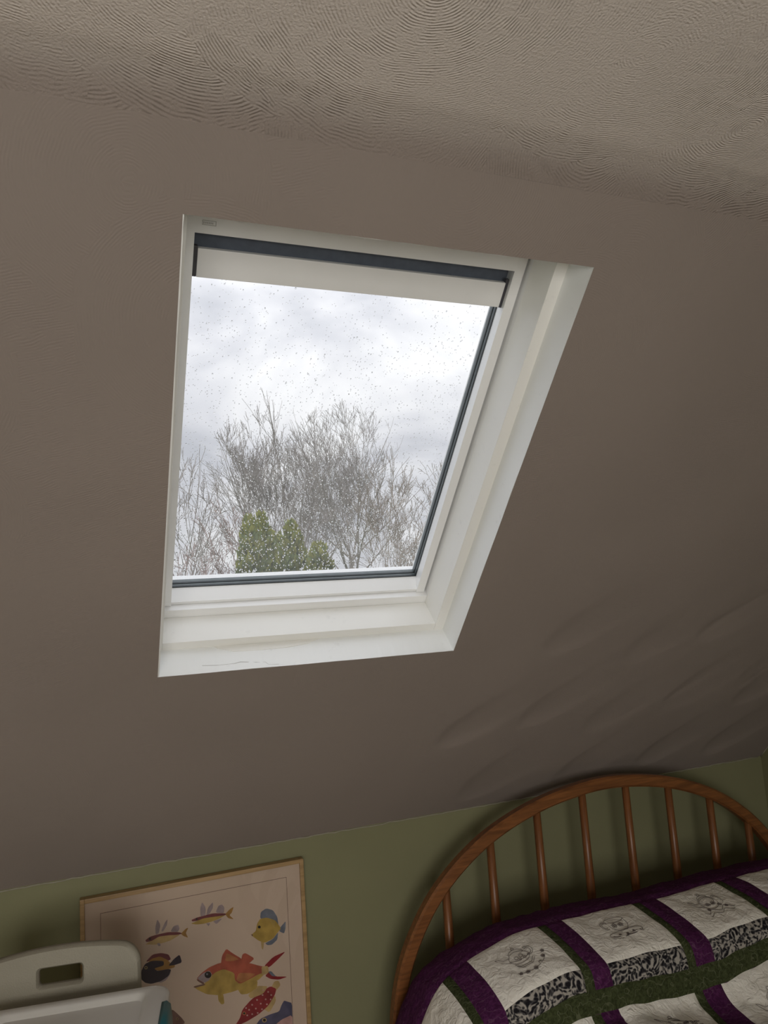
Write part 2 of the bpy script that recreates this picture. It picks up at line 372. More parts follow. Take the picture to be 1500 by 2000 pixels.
box('pane', BX0 + .04, BX1 - .04, YB - 0.064, YB - 0.058, BZ0 + .04, BZ1 - .04, MAT['pane'], w2)
def area(name, loc, sx, sy, rot, power, col=(1, 1, 1)):
    l = bpy.data.lights.new(name, 'AREA'); l.shape = 'RECTANGLE'; l.size = sx; l.size_y = sy; l.energy = power; l.color = col
    o = bpy.data.objects.new(name, l); COL.objects.link(o); o.location = loc; o.rotation_euler = rot; return o
# fill lamp added in that opening to brighten the room
area('back_fill_light', ((BX0 + BX1) / 2, YB - 0.11, (BZ0 + BZ1) / 2), BX1 - BX0 - .08, BZ1 - BZ0 - .08, (math.radians(90), 0, 0), FILL_POWER, (1.0, 0.95, 0.89))
# caulk bead where slope meets knee wall
rr = random.Random(3)
V, Fc = [], []
tube_arrays([(x, WALL_Y - 0.001 + rr.uniform(-.0006, .0006), KNEE_Z - 0.002 + rr.uniform(-.0022, .0012)) for x in np.arange(XL + .01, XR - .005, 0.022)], 0.0017, 5, V, Fc)
tag(pyd('trim_1', V, Fc, MAT['caulk'], None, True), kind='structure')
V, Fc = [], []
tube_arrays([tuple(SL((XR - .001) / D, w, 0.9985) + np.array([0, rr.uniform(-.0008, .0008), rr.uniform(-.0008, .0008)])) for w in np.linspace(.2, W_KNEE, 60)], 0.0024, 5, V, Fc)
tag(pyd('trim_2', V, Fc, MAT['caulk'], None, True), kind='structure')
tag(box('baseboard_knee', XL, XR, WALL_Y - 0.015, WALL_Y, 0, 0.09, MAT['sash'], None, 0.003), kind='structure')

# ------------------------------------------------------------------ roof window
win = bpy.data.objects.new('window_1', None); COL.objects.link(win); win.location = tuple(SL((OU0 + OU1) / 2, OW1, 1.0)); tag(win, kind='structure')
def under(o, p):
    o.parent = p; o.matrix_parent_inverse = p.matrix_basis.inverted() if p.parent is None else Matrix.Identity(4); return o
def wslab(name, *a, **k): o = slab(name, *a, **k); under(o, win); return o
t = 0.02
NR = 1.069          # back of the outer reveal
# rough painted plaster reveal boards (wavy room edge)
def reveal(name, u0, u1, w0, w1, axis):
    """board filling u0..u1, w0..w1, depth 1..NR; the edge facing the room wobbles slightly"""
    bm = bmesh.new(); n = 60; rings = []
    for i in range(n + 1):
        f = i / n; wob = 0.0012 * (mnoise.noise(Vector((f * 9, u0 * 7, w0 * 5))) + 0.5 * mnoise.noise(Vector((f * 40, u0, w0))))
        if axis == 'w':
            w = w0 + (w1 - w0) * f; inn = (u1 + wob, u1) if u1 < 0.4 else (u0 - wob, u0)
            out = u0 if u1 < 0.4 else u1
            ring = [SL(out, w, 1.0006), SL(inn[0], w, 1.0006), SL(inn[1], w, NR), SL(out, w, NR)]
        else:
            u = u0 + (u1 - u0) * f; inn = (w1 + wob, w1) if w1 < 0.6 else (w0 - wob, w0)
            out = w0 if w1 < 0.6 else w1
            ring = [SL(u, out, 1.0006), SL(u, inn[0], 1.0006), SL(u, inn[1], NR), SL(u, out, NR)]
        rings.append([bm.verts.new(tuple(p)) for p in ring])
    for a, b in zip(rings, rings[1:]):
        for k in range(4): bm.faces.new((a[k], a[(k + 1) % 4], b[(k + 1) % 4], b[k]))
    bm.faces.new(rings[0]); bm.faces.new(rings[-1])
    return under(from_bm(name, bm, MAT['reveal']), win)
e_ = 0.0022
reveal('reveal_board', OU0 - 0.012, OU0 + e_, OW0 - 0.012, OW1 + 0.012, 'w')
reveal('reveal_board', OU1, OU1 + 0.012, OW0 - 0.012, OW1 + 0.012, 'w')
reveal('reveal_board', OU0 + e_, OU1, OW0 - 0.012, OW0, 'u')
reveal('reveal_board', OU0 + e_, OU1, OW1, OW1 + 0.012, 'u')
# lifted flake of old paint and a hairline crack along the lower reveal
def on_w(px, py, w):
    r = ray(px, py); P = r * (w / (S_ @ r)); return P[0], N_ @ P
def flake():
    pts = [(417, 1262), (424, 1266), (456, 1272), (510, 1269), (560, 1264), (602, 1256), (618, 1249), (630, 1245), (622, 1243), (598, 1248), (556, 1253), (500, 1257), (450, 1260)]
    top_ = [on_w(x, y, OW1 - .0009) for x, y in pts]
    V = [SL(u, OW1 - .0009, n) for u, n in top_] + [SL(u, OW1 + .0003, n) for u, n in top_]; n = len(pts)
    return under(pyd('paint_flake', V, [tuple(range(n)), tuple(range(2 * n - 1, n - 1, -1))] + [(i, i + n, (i + 1) % n + n, (i + 1) % n) for i in range(n)], MAT['lining']), win)
flake()
V, Fc = [], []
tube_arrays([SL(on_w(x, y, OW1)[0], OW1, on_w(x, y, OW1)[1]) for x, y in ((395, 1300), (430, 1299), (458, 1296), (470, 1293), (508, 1294), (518, 1293), (525, 1298), (545, 1297))], [.0003, .0004, .0006, .0011, .0008, .0006, .0005, .0003], 5, V, Fc)
under(pyd('paint_crack', V, Fc, MAT['platemark'], None, True), win)
# timber lining set in a little from the plaster
LU0, LU1, LW0, LW1 = 0.1236, 0.7128, 0.285, 1.1010
NLa, NLb = 1.0675, 1.1385
wslab('lining_board', OU0 - .03, LU0, LW0 - .05, LW1 + .02, NLa, NLb, MAT['lining'], bevel=0.0012)
wslab('lining_board', LU1, OU1 + .03, LW0 - .05, LW1 + .02, NLa, NLb, MAT['lining'], bevel=0.0012)
wslab('lining_board', LU0, LU1, LW1, LW1 + .05, NLa + .0004, NLb, MAT['lining'], bevel=0.0012)
wslab('lining_board', LU0, LU1, LW0 - .06, LW0, NLa + .0004, NLb, MAT['lining'], bevel=0.0012)
# fixed frame behind the lining, with the lower ledge
FB = 1.0815
wslab('frame_rail', OU0 - .03, OU1 + .03, FB, OW1 + .03, 1.139, 1.245, MAT['sash'], bevel=0.0012)
wslab('frame_rail', OU0 - .03, OU1 + .03, OW0 - .03, .29, 1.139, 1.245, MAT['sash'], bevel=0.0012)
wslab('frame_stile', OU0 - .03, .1262, .29, FB, 1.139, 1.245, MAT['sash'], bevel=0.0012)
wslab('frame_stile', .7146, OU1 + .03, .29, FB, 1.1395, 1.245, MAT['sash'], bevel=0.0012)
# sash: bars with a face towards the room and a slanted inner side to the gasket
NS, NG, NP = 1.1515, 1.190, 1.206
def prism(name, ring_a, ring_b, mat, bev=0.0):
    bm = bmesh.new(); a = [bm.verts.new(tuple(p)) for p in ring_a]; b = [bm.verts.new(tuple(p)) for p in ring_b]; n = len(a)
    bm.faces.new(a[::-1]); bm.faces.new(b)
    for k in range(n): bm.faces.new((a[k], a[(k + 1) % n], b[(k + 1) % n], b[k]))
    if bev: bmesh.ops.bevel(bm, geom=list(bm.edges), offset=bev, segments=1, affect='EDGES')
    return under(from_bm(name, bm, mat), win)
SUo0, SUi0, SUg0 = .1268, .1452, .1400
SUo1, SUi1, SUg1 = .7096, .6905, .6995
SWo0, SWi0, SWg0 = .2915, .3320, .326
SWo1, SWi1, SWg1 = 1.0805, 1.0745, 1.0645
NB = 1.2124
def stile(o, i, g, w0, w1):
    ring = lambda w: [SL(o, w, NS), SL(i, w, NS), SL(g, w, NG), SL(g, w, NB), SL(o, w, NB)]
    prism('sash_stile', ring(w0), ring(w1), MAT['sash'])
def rail(o, i, g, u0, u1, ns):
    ring = lambda u: [SL(u, o, ns), SL(u, i, ns), SL(u, g, NG), SL(u, g, NB), SL(u, o, NB)]
    prism('sash_rail', ring(u0), ring(u1), MAT['sash'])
stile(SUo0, SUi0, SUg0, SWo0, SWo1); stile(SUo1, SUi1, SUg1, SWo0, SWo1)
rail(SWo0, SWi0, SWg0, SUi0 - .012, SUi1 + .012, NS + .0002); rail(SWo1, SWi1, SWg1, SUi0 - .012, SUi1 + .012, NS + .004)
# gasket: two dark ridges with a lighter spacer bar behind
def gring(name, n0, n1, inset, mat, wid=.012):
    a, b, c, d = SUg0 + inset, SUg1 - inset, SWg0 + inset, SWg1 - inset
    for (u0, u1, w0, w1) in ((a - wid, a, c - wid, d + wid), (b, b + wid, c - wid, d + wid), (a, b, c - wid, c), (a, b, d, d + wid)):
        wslab(name, u0, u1, w0, w1, n0, n1, mat, bevel=0.0008)
gring('gasket', 1.1885, 1.1935, .0020, MAT['gasket'])
gring('spacer_bar', 1.1936, 1.1985, .0012, MAT['spacer'])
gring('gasket', 1.1986, 1.2035, .0026, MAT['gasket'])
gring('spacer_bar', 1.2036, 1.2120, .0016, MAT['spacer'])
pane = wslab('pane', SUg0 - .012, SUg1 + .012, SWg0 - .012, SWg1 + .012, 1.2125, 1.2215, MAT['pane'])
# raindrops on the outer face of the pane
def build_drops():
    bm = bmesh.new(); bmesh.ops.create_icosphere(bm, subdivisions=1, radius=1.0)
    bv = np.array([v.co[:] for v in bm.verts]); bf = np.array([[v.index for v in f.verts] for f in bm.faces]); bm.free()
    g = np.random.default_rng(11); V = []; Fc = []; k = 0
    for i in range(4600):
        u = g.uniform(SUg0 + .003, SUg1 - .003); f = g.random(); w = SWg0 + .05 + (SWg1 - SWg0 - .053) * (f ** 0.75)
        low = (w - SWg0) / (SWg1 - SWg0)
        r = g.uniform(.0006, .0012) * (1.1 + 0.8 * max(0, low - .5) / .5) * (1.4 if g.random() < .12 else 1.0)
        c = SL(u, w, 1.2215)
        q = bv * r
        P = c + np.outer(q[:, 0], [1, 0, 0]) + np.outer(q[:, 1] * g.uniform(.9, 1.5), S_) + np.outer(q[:, 2] * .6 + .3 * r, N_)
        V.append(P); Fc.append(bf + k * len(bv)); k += 1
    V = np.concatenate(V); Fc = np.concatenate(Fc)
    m = bpy.data.materials.new('rain_water'); m.use_nodes = True; nt = m.node_tree; nt.nodes.clear()
    o_ = nt.nodes.new('ShaderNodeOutputMaterial'); gl = nt.nodes.new('ShaderNodeBsdfGlass'); gl.inputs['IOR'].default_value = 1.33; gl.inputs['Roughness'].default_value = 0.0
    nt.links.new(gl.outputs[0], o_.inputs[0])
    me = bpy.data.meshes.new('raindrops'); me.from_pydata(V.tolist(), [], Fc.tolist()); me.update()
    o = link('raindrops', me, m, pane, True); tag(o, kind='stuff')
    o.matrix_parent_inverse = Matrix.Identity(4)
build_drops()
# small maker's label on the top rail
def label_plate():
    a = np.array([.1550, .3122]); du = np.array([.0205, 0.0]); dw = np.array([0.0, .0072]); n = NS - .0003
    P = lambda x, y: (a[0] + du[0] * x + dw[0] * y, a[1] + du[1] * x + dw[1] * y)
    bm = bmesh.new()
    def rect(x0, y0, x1, y1, n0=n):
        p0 = P(x0, y0); p1 = P(x1, y1)
        hexa(bm, [SL(p0[0], p0[1], n0), SL(p1[0], p0[1], n0), SL(p1[0], p1[1], n0), SL(p0[0], p1[1], n0), SL(p0[0], p0[1], NS), SL(p1[0], p0[1], NS), SL(p1[0], p1[1], NS), SL(p0[0], p1[1], NS)])
    rect(0, 0, 1, .12); rect(0, .88, 1, 1); rect(0, .12, .05, .88); rect(.95, .12, 1, .88)
    for k in range(5): rect(.22 + k * .12, .32, .22 + k * .12 + .075, .72)
    rect(.08, .3, .16, .75)
    return under(from_bm('maker_label', bm, MAT['platemark']), win)
label_plate()

# roller blind folded at the head of the window
blind = empty('roller_blind', SL(.418, .36, 1.165))
tag(blind, 'rolled-up slate blind with pale grey pull bar across the top of the roof window', 'blind')
under(slab('fabric', .1400, .6985, .330, .385, 1.186, 1.190, MAT['fabric_dark']), blind)
under(slab('head_casing', .1400, .6985, .320, .336, 1.170, 1.186, MAT['fabric_dark']), blind)
under(slab('pull_bar', .1530, .6880, .3580, .4030, 1.1640, 1.1745, MAT['alu'], bevel=0.0015), blind)
under(slab('end_cap', .1462, .1530, .3555, .4030, 1.1660, 1.1750, MAT['cap'], bevel=0.001), blind)
under(slab('end_cap', .6880, .6945, .3520, .4040, 1.1660, 1.1750, MAT['cap'], bevel=0.001), blind)

# ------------------------------------------------------------------ outdoors
GROUND = -2.9
MAT['lawn'] = simple('wet_lawn', (0.10, 0.13, 0.05), 0.9, 0.2, 0.3, 0.6)
MAT['bark'] = simple('grey_bark', (0.40, 0.36, 0.325), 0.9, 0.15, 0.25, 1.2)
MAT['bark_red'] = simple('reddish_twigs', (0.44, 0.34, 0.305), 0.9, 0.15, 0.2, 1.2)
MAT['bark_tan'] = simple('tan_twigs', (0.44, 0.38, 0.32), 0.9, 0.15, 0.2, 1.2)
MAT['cedar_a'] = simple('cedar_foliage', (0.26, 0.31, 0.125), 0.8, 0.2, 0.35, 2.5)
MAT['cedar_b'] = simple('cedar_foliage_gold', (0.36, 0.36, 0.10), 0.8, 0.2, 0.35, 2.5)
MAT['cedar_core'] = simple('cedar_inner_foliage', (0.18, 0.22, 0.11), 0.9, 0.1, 0.25, 3)
tag(box('ground', -45, 75, 4.5, 110, GROUND - 0.3, GROUND, MAT['lawn']), kind='structure')

def tubes(polys, sides):
    """many tapered tubes at once; polys = list of (points, radii)"""
    Vs, Fs, base = [], [], 0
    by = {}
    for p, r in polys: by.setdefault(len(p), []).append((p, r))
    for n, items in by.items():
        P = np.array([it[0] for it in items]); Rr = np.array([it[1] for it in items]); m = len(items)
        T = np.empty_like(P); T[:, 1:-1] = P[:, 2:] - P[:, :-2]; T[:, 0] = P[:, 1] - P[:, 0]; T[:, -1] = P[:, -1] - P[:, -2]
        T /= np.linalg.norm(T, axis=2, keepdims=True) + 1e-12
        A = np.where(np.abs(T[:, :1, 1:2]) < .8, np.array([[[0, 1.0, 0]]]), np.array([[[1.0, 0, 0]]]))
        Sx = np.cross(T, np.broadcast_to(A, T.shape)); Sx /= np.linalg.norm(Sx, axis=2, keepdims=True) + 1e-12; B = np.cross(T, Sx)
        an = 2 * np.pi * np.arange(sides) / sides
        V = P[:, :, None] + (Sx[:, :, None] * np.cos(an)[None, None, :, None] + B[:, :, None] * np.sin(an)[None, None, :, None]) * Rr[:, :, None, None]
        idx = np.arange(m * n * sides).reshape(m, n, sides) + base
        a = idx[:, :-1]; b = idx[:, 1:]
        Fs.append(np.stack([a, np.roll(a, -1, 2), np.roll(b, -1, 2), b], -1).reshape(-1, 4)); Vs.append(V.reshape(-1, 3)); base += m * n * sides
    return np.concatenate(Vs), np.concatenate(Fs)
def fast_mesh(name, polys, sides, mat, parent, smooth=True):
    V, Fq = tubes(polys, sides)
    me = bpy.data.meshes.new(name); me.vertices.add(len(V)); me.vertices.foreach_set('co', V.astype(np.float32).ravel())
    me.loops.add(Fq.size); me.loops.foreach_set('vertex_index', Fq.ravel().astype(np.int32))
    me.polygons.add(len(Fq)); me.polygons.foreach_set('loop_start', np.arange(0, Fq.size, 4, dtype=np.int32)); me.update(calc_edges=True)
    return link(name, me, mat, parent, smooth)
def bare_tree(name, label, px, Y, top_px, top_py, half_w, mat, seed, low=0.28, limbs=7, trunk_r=0.17, spread0=0.95, kids=(9, 7, 5, 4), group='bare trees beyond the roof window'):
    """leafless deciduous tree: trunk + limbs grown inside a rounded crown envelope"""
    g = random.Random(seed); gs = g.gauss
    top = atY(top_px, top_py, Y); bx = atY(px, 1150, Y)[0]; H = top[2] - GROUND
    root = empty(name, (bx, Y, GROUND)); tag(root, label, 'tree', group)
    z0 = low * H; cx = top[0] - bx
    def inside(x, y, z):
        f = (z - z0 * .75) / (H - z0 * .75)
        if f < 0: f = 0.0
        if f >= 1: return False
        w = half_w * (1 - f ** 3.2) ** .5 * min(1.0, .35 + 1.1 * f)
        x -= cx * f
        return x * x + y * y < w * w
    parts = ([], [], [])
    trop = (0, .03, .05, .07, .09, .10)
    def grow(p, d, length, r, level):
        segs = 6 if level < 3 else 4
        x, y, z = p; a, b, c = d; pts = [p]; rad = [r]; dirs = [d]; st = length / segs; jt = .04 + .02 * level; out = False
        for i in range(segs):
            a += gs(0, jt); b += gs(0, jt); c += gs(0, jt) + trop[level]; l = math.sqrt(a * a + b * b + c * c); a /= l; b /= l; c /= l
            x += a * st; y += b * st; z += c * st
            pts.append((x, y, z)); dirs.append((a, b, c)); rad.append(r * (1 - .6 * (i + 1) / segs))
            if level > 0 and not inside(x, y, z): out = True; break
        if out or level >= 3: m_ = len(rad) - 1; rad = [r + (.006 - r) * i / m_ for i in range(m_ + 1)]
        rad = [max(q, .0048) for q in rad]
        parts[0 if level == 0 else (1 if level < 4 else 2)].append((pts, rad))
        if level >= 5: return
        n = limbs if level == 0 else kids[level - 1]
        if out: n = min(n, 3)
        for k_ in range(n):
            f = 1.0 if k_ == 0 else (g.uniform(.2, .98) if level else g.uniform(.72, 1.0))
            k = min(len(pts) - 1, max(1, int(round(f * (len(pts) - 1))))); q = pts[k]; da, db, dc = dirs[k]
            if level == 0:
                az = 2 * math.pi * (k_ + g.uniform(-.3, .3)) / limbs; sp = g.uniform(.2, 1.0) * spread0
                nd = (math.cos(az) * math.sin(sp), math.sin(az) * math.sin(sp), math.cos(sp)); ln = H * (1 - low) * g.uniform(.7, .95)
            else:
                sa, sb, sc = gs(0, 1), gs(0, 1), gs(0, 1); dt = sa * da + sb * db + sc * dc; sa -= da * dt; sb -= db * dt; sc -= dc * dt
                l = math.sqrt(sa * sa + sb * sb + sc * sc) + 1e-9; sp = .12 if k_ == 0 else g.uniform(.35, .7); cs, sn = math.cos(sp), math.sin(sp) / l
                nd = (da * cs + sa * sn, db * cs + sb * sn, dc * cs + sc * sn); ln = length * g.uniform(.42, .62) * (1.15 - .4 * k / (len(pts) - 1))
            if k_ and level and not inside(q[0], q[1], q[2]): continue
            grow(q, nd, ln, max(rad[k] * ((.75 if k_ == 0 else .55) if level else .36), .0062), level + 1)
    grow((0.0, 0.0, 0.0), (0.02, 0.0, 1.0), H * low, trunk_r, 0)
    fast_mesh('trunk', parts[0], 8, mat, root); fast_mesh('branches', parts[1], 5, mat, root); tag(fast_mesh('twigs', parts[2], 3, mat, root, False), kind='stuff')
    return root
bare_tree('bare_tree', 'large bare grey tree fanning up behind the tallest green conifers', 595, 26, 515, 795, 3.1, MAT['bark'], 5, low=.46, limbs=15, trunk_r=.22, spread0=1.0)
bare_tree('bare_tree', 'tall bare grey tree with the highest crown, right of the conifer tips', 680, 34, 675, 788, 4.2, MAT['bark'], 14, low=.48, limbs=15, trunk_r=.26)
bare_tree('bare_tree', 'bare grey tree cut off by the left edge of the roof window pane', 335, 20, 322, 795, 1.6, MAT['bark'], 9, low=.40, limbs=11, trunk_r=.15)
bare_tree('bare_tree', 'low reddish bare tree left of the green conifers', 410, 16.8, 405, 930, 1.35, MAT['bark_red'], 21, low=.46, limbs=12, trunk_r=.11, spread0=1.15)
bare_tree('bare_tree', 'dense tan bare tree right of the green conifers', 740, 19, 765, 885, 1.6, MAT['bark_tan'], 33, low=.42, limbs=13, trunk_r=.13, spread0=1.05)
bare_tree('bare_tree', 'thin low bare tree beside the lower right corner of the pane', 850, 23, 850, 905, 1.7, MAT['bark_tan'], 47, low=.40, limbs=9, trunk_r=.12)

def conifer(label, px, py, Y, rad, seed):
    """columnar cedar: inner body plus overlapping upright sprays"""
    g = np.random.default_rng(seed)
    top = atY(px, py, Y); H = top[2] - GROUND; x0 = top[0]
    root = empty('columnar_conifer', (x0, Y, GROUND)); tag(root, label, 'conifer', 'evergreen conifers below the bare trees')
    def prof(f):   # radius along the height
        return rad * (min(1, f / .12) ** .5) * (1 - max(0, (f - .45) / .55) ** 1.9) ** .8 + .01
    V, Fc = [], []; nr, ns = 26, 20
    for j in range(nr + 1):
        f = j / nr
        for k in range(ns):
            a = 2 * math.pi * k / ns; r = prof(f) * .86 * (1 + .13 * mnoise.noise(Vector((math.cos(a) * 2, math.sin(a) * 2, f * 7 + seed))))
            V.append((r * math.cos(a), r * math.sin(a), f * H * .985))
    for j in range(nr):
        for k in range(ns): Fc.append((j * ns + k, j * ns + (k + 1) % ns, (j + 1) * ns + (k + 1) % ns, (j + 1) * ns + k))
    pyd('inner_body', V, Fc, MAT['cedar_core'], root, True)
    V, Fc, mi = [], [], []
    for i in range(7000):
        f = 1 - g.random() ** 0.8 * .75; a = g.uniform(0, 2 * math.pi)
        lump = 1 + .16 * mnoise.noise(Vector((math.cos(a) * 2.4, math.sin(a) * 2.4, f * 8 + seed)))
        r = prof(f) * g.uniform(.8, 1.0) * lump
        c = np.array([r * math.cos(a), r * math.sin(a), f * H])
        up = np.array([math.cos(a) * .45, math.sin(a) * .45, 1.0]) + g.normal(0, .22, 3); up /= np.linalg.norm(up)
        sd = np.cross(up, g.normal(0, 1, 3)); sd /= np.linalg.norm(sd) + 1e-9
        l = g.uniform(.07, .17); w = l * g.uniform(.16, .3); b = len(V)
        V += [c, c + up * l * .55 + sd * w, c + up * l, c + up * l * .55 - sd * w]
        Fc.append((b, b + 1, b + 2, b + 3)); mi.append(1 if g.random() < (.15 + .6 * max(0, f - .72) / .28) else 0)
    o = pyd('foliage_sprays', V, Fc, [MAT['cedar_a'], MAT['cedar_b']], root)
    o.data.polygons.foreach_set('material_index', mi); tag(o, kind='stuff')
    tube('trunk', [(0, 0, 0), (0, 0, H * .5)], [.09, .05], MAT['bark'], root)
for lab, px, py, rad, Y, sd in (('tall narrow green conifer, leftmost of the cluster outside', 487, 1016, .36, 11.3, 1),
                            ('green conifer with the highest tip, second from left in the cluster', 511, 1008, .40, 13.6, 2),
                            ('broad green conifer in the middle of the cluster outside', 568, 1026, .54, 12.3, 3),
                            ('short green conifer, rightmost of the cluster outside', 622, 1068, .50, 11.0, 4),
                            ('low green conifer between the leftmost and middle conifer tips', 541, 1046, .40, 14.6, 6)):
    conifer(lab, px, py, Y, rad, sd)

# far house, only its roof ridge shows above the window ledge
def far_house():
    c = atY(452, 1126, 40); root = empty('far_house', (c[0], 40, GROUND))
    tag(root, 'grey roof of a distant house low between the bare trees', 'house')
    h = c[2] - GROUND; m1 = simple('pale_house_wall', (.5, .48, .45), .8, .2, .05, 2); m2 = simple('grey_house_roof', (.24, .25, .27), .8, .2, .1, 3)
    box('wall', -3, 3, -2.5, 2.5, 0, h - 2.2, m1, root)
    V = [(-3.3, -2.9, h - 2.3), (3.3, -2.9, h - 2.3), (3.3, 2.9, h - 2.3), (-3.3, 2.9, h - 2.3), (-3.3, 0, h), (3.3, 0, h)]
    pyd('roof', V, [(0, 1, 5, 4), (2, 3, 4, 5), (0, 4, 3), (1, 2, 5), (0, 3, 2, 1)], m2, root)
    for x in (-1.8, 0, 1.8):
        w = box('window', x - .4, x + .4, -2.56, -2.5, 1.2, 2.3, MAT['sash'], root); box('pane', x - .34, x + .34, -2.57, -2.55, 1.26, 2.24, MAT['spacer'], w)
far_house()

# ------------------------------------------------------------------ bed
HB_Y = 2.104      # centre plane of the headboard
bed = empty('bed_frame', (1.53, HB_Y, 0)); tag(bed, 'orange-brown oak bed with arched spindle headboard against the green wall', 'bed')
def smooth_curve(pts, n, it=2):
    P = np.array(pts, float)
    for _ in range(it):        # Chaikin
        Q = np.empty((2 * len(P) - 2, P.shape[1])); Q[0::2] = .75 * P[:-1] + .25 * P[1:]; Q[1::2] = .25 * P[:-1] + .75 * P[1:]
        P = np.vstack([P[:1], Q, P[-1:]])
    L_ = np.r_[0, np.cumsum(np.linalg.norm(np.diff(P, axis=0), axis=1))]
    s = np.linspace(0, L_[-1], n)
    return np.stack([np.interp(s, L_, P[:, k]) for k in range(P.shape[1])], 1)
left = [(-.797, 0.0), (-.797, .25), (-.783, .436), (-.757, .558), (-.708, .658), (-.635, .756), (-.530, .842), (-.415, .906), (-.25, .961), (-.08, .986)]
arch = left + [(0, .989)] + [(-x, z) for x, z in left[::-1]]
arch = smooth_curve(arch, 110, 3)
def arch_mesh():
    bm = bmesh.new(); n = len(arch); wr, th = 0.038, 0.036; rings = []
    for i in range(n):
        t_ = arch[min(i + 1, n - 1)] - arch[max(i - 1, 0)]; t_ /= np.linalg.norm(t_); nn = np.array([t_[1], -t_[0]])  # inward
        if nn @ (np.array([0, .5]) - arch[i]) < 0: nn = -nn
        c = .006; ring = []
        for a, b in ((c, -th / 2), (wr - c, -th / 2), (wr, -th / 2 + c), (wr, th / 2 - c), (wr - c, th / 2), (c, th / 2), (0, th / 2 - c), (0, -th / 2 + c)):
            p = arch[i] + nn * a; ring.append(bm.verts.new((p[0], b, p[1])))
        rings.append(ring)
    for a, b in zip(rings, rings[1:]):
        for k in range(8): bm.faces.new((a[k], a[(k + 1) % 8], b[(k + 1) % 8], b[k]))
    bm.faces.new(rings[0]); bm.faces.new(rings[-1])
    return from_bm('headboard_arch', bm, MAT['archwood'], bed, False)
ao = arch_mesh(); ao.data.polygons.foreach_set('use_smooth', [True] * len(ao.data.polygons))
ao.data.set_sharp_from_angle(angle=math.radians(38))
for dx in (-.585, -.428, -.2575, -.0855, .0855, .2575, .428, .585):
    zt = np.interp(dx, arch[20:-20, 0], arch[20:-20, 1]) - .030
    tube('spindle', [(dx, 0, .30), (dx, 0, .5), (dx, 0, zt * .75), (dx, 0, zt)], [.0150, .0150, .0135, .0122], MAT['headwood'], bed, 10)
box('headboard_rail', -.78, .78, -.014, .014, .255, .335, MAT['headwood'], bed, .004)
for sx in (-.745, .72): box('side_rail', sx, sx + .025, -1.98, -.015, .20, .34, MAT['headwood'], bed, .003)
for sx in (-.745, .70):
    box('leg', sx, sx + .045, -2.02, -1.975, 0, .40, MAT['headwood'], bed, .004)
box('foot_rail', -.70, .70, -2.01, -1.985, .20, .34, MAT['headwood'], bed, .003)
box('slat_base', -.72, .72, -1.98, -.02, .215, .235, MAT['headwood'], bed)
MAT['ticking'] = simple('mattress_ticking', (.7, .68, .63), .85, .2, .05, 30)
mt = box('mattress', .805, 2.255, .13, 2.06, .237, .465, MAT['ticking'], None, .03)
tag(mt, 'pale mattress on the oak bed, hidden under the patchwork quilt', 'mattress')

# ------------------------------------------------------------------ patchwork quilt
def cloth(name, col, col2, scale=60, thr=(.45, .62), wr=.5, wscale=70, vine=None):
    m, nt, b, N, L = mat_new(name)
    tc = N('ShaderNodeTexCoord')
    n = N('ShaderNodeTexNoise'); n.inputs['Scale'].default_value = scale; n.inputs['Detail'].default_value = 5; n.inputs['Distortion'].default_value = 1.2; L(tc.outputs['Object'], n.inputs['Vector'])
    cr = N('ShaderNodeValToRGB'); L(n.outputs[0], cr.inputs[0]); cr.color_ramp.elements[0].position = thr[0]; cr.color_ramp.elements[1].position = thr[1]
    cr.color_ramp.elements[0].color = C4(col); cr.color_ramp.elements[1].color = C4(col2)
    colout = cr.outputs[0]
    if vine:
        w = N('ShaderNodeTexWave'); w.wave_type = 'RINGS'; w.inputs['Scale'].default_value = 17; w.inputs['Distortion'].default_value = 14; w.inputs['Detail'].default_value = 2; w.inputs['Detail Scale'].default_value = 1.6
        L(tc.outputs['Object'], w.inputs['Vector'])
        c2 = N('ShaderNodeValToRGB'); L(w.outputs[0], c2.inputs[0]); c2.color_ramp.elements[0].position = .955; c2.color_ramp.elements[1].position = .99
        mx = N('ShaderNodeMixRGB'); L(c2.outputs[0], mx.inputs[0]); L(colout, mx.inputs[1]); mx.inputs[2].default_value = C4(vine); colout = mx.outputs[0]
    L(colout, b.inputs['Base Color']); b.inputs['Roughness'].default_value = .85; b.inputs['Specular IOR Level'].default_value = .15
    v = N('ShaderNodeTexNoise'); v.inputs['Scale'].default_value = wscale; v.inputs['Detail'].default_value = 4; v.inputs['Distortion'].default_value = 1.8; L(tc.outputs['Object'], v.inputs['Vector'])
    bp = N('ShaderNodeBump'); bp.inputs['Strength'].default_value = wr; bp.inputs['Distance'].default_value = .006; L(v.outputs[0], bp.inputs['Height']); L(bp.outputs[0], b.inputs['Normal'])
    return m
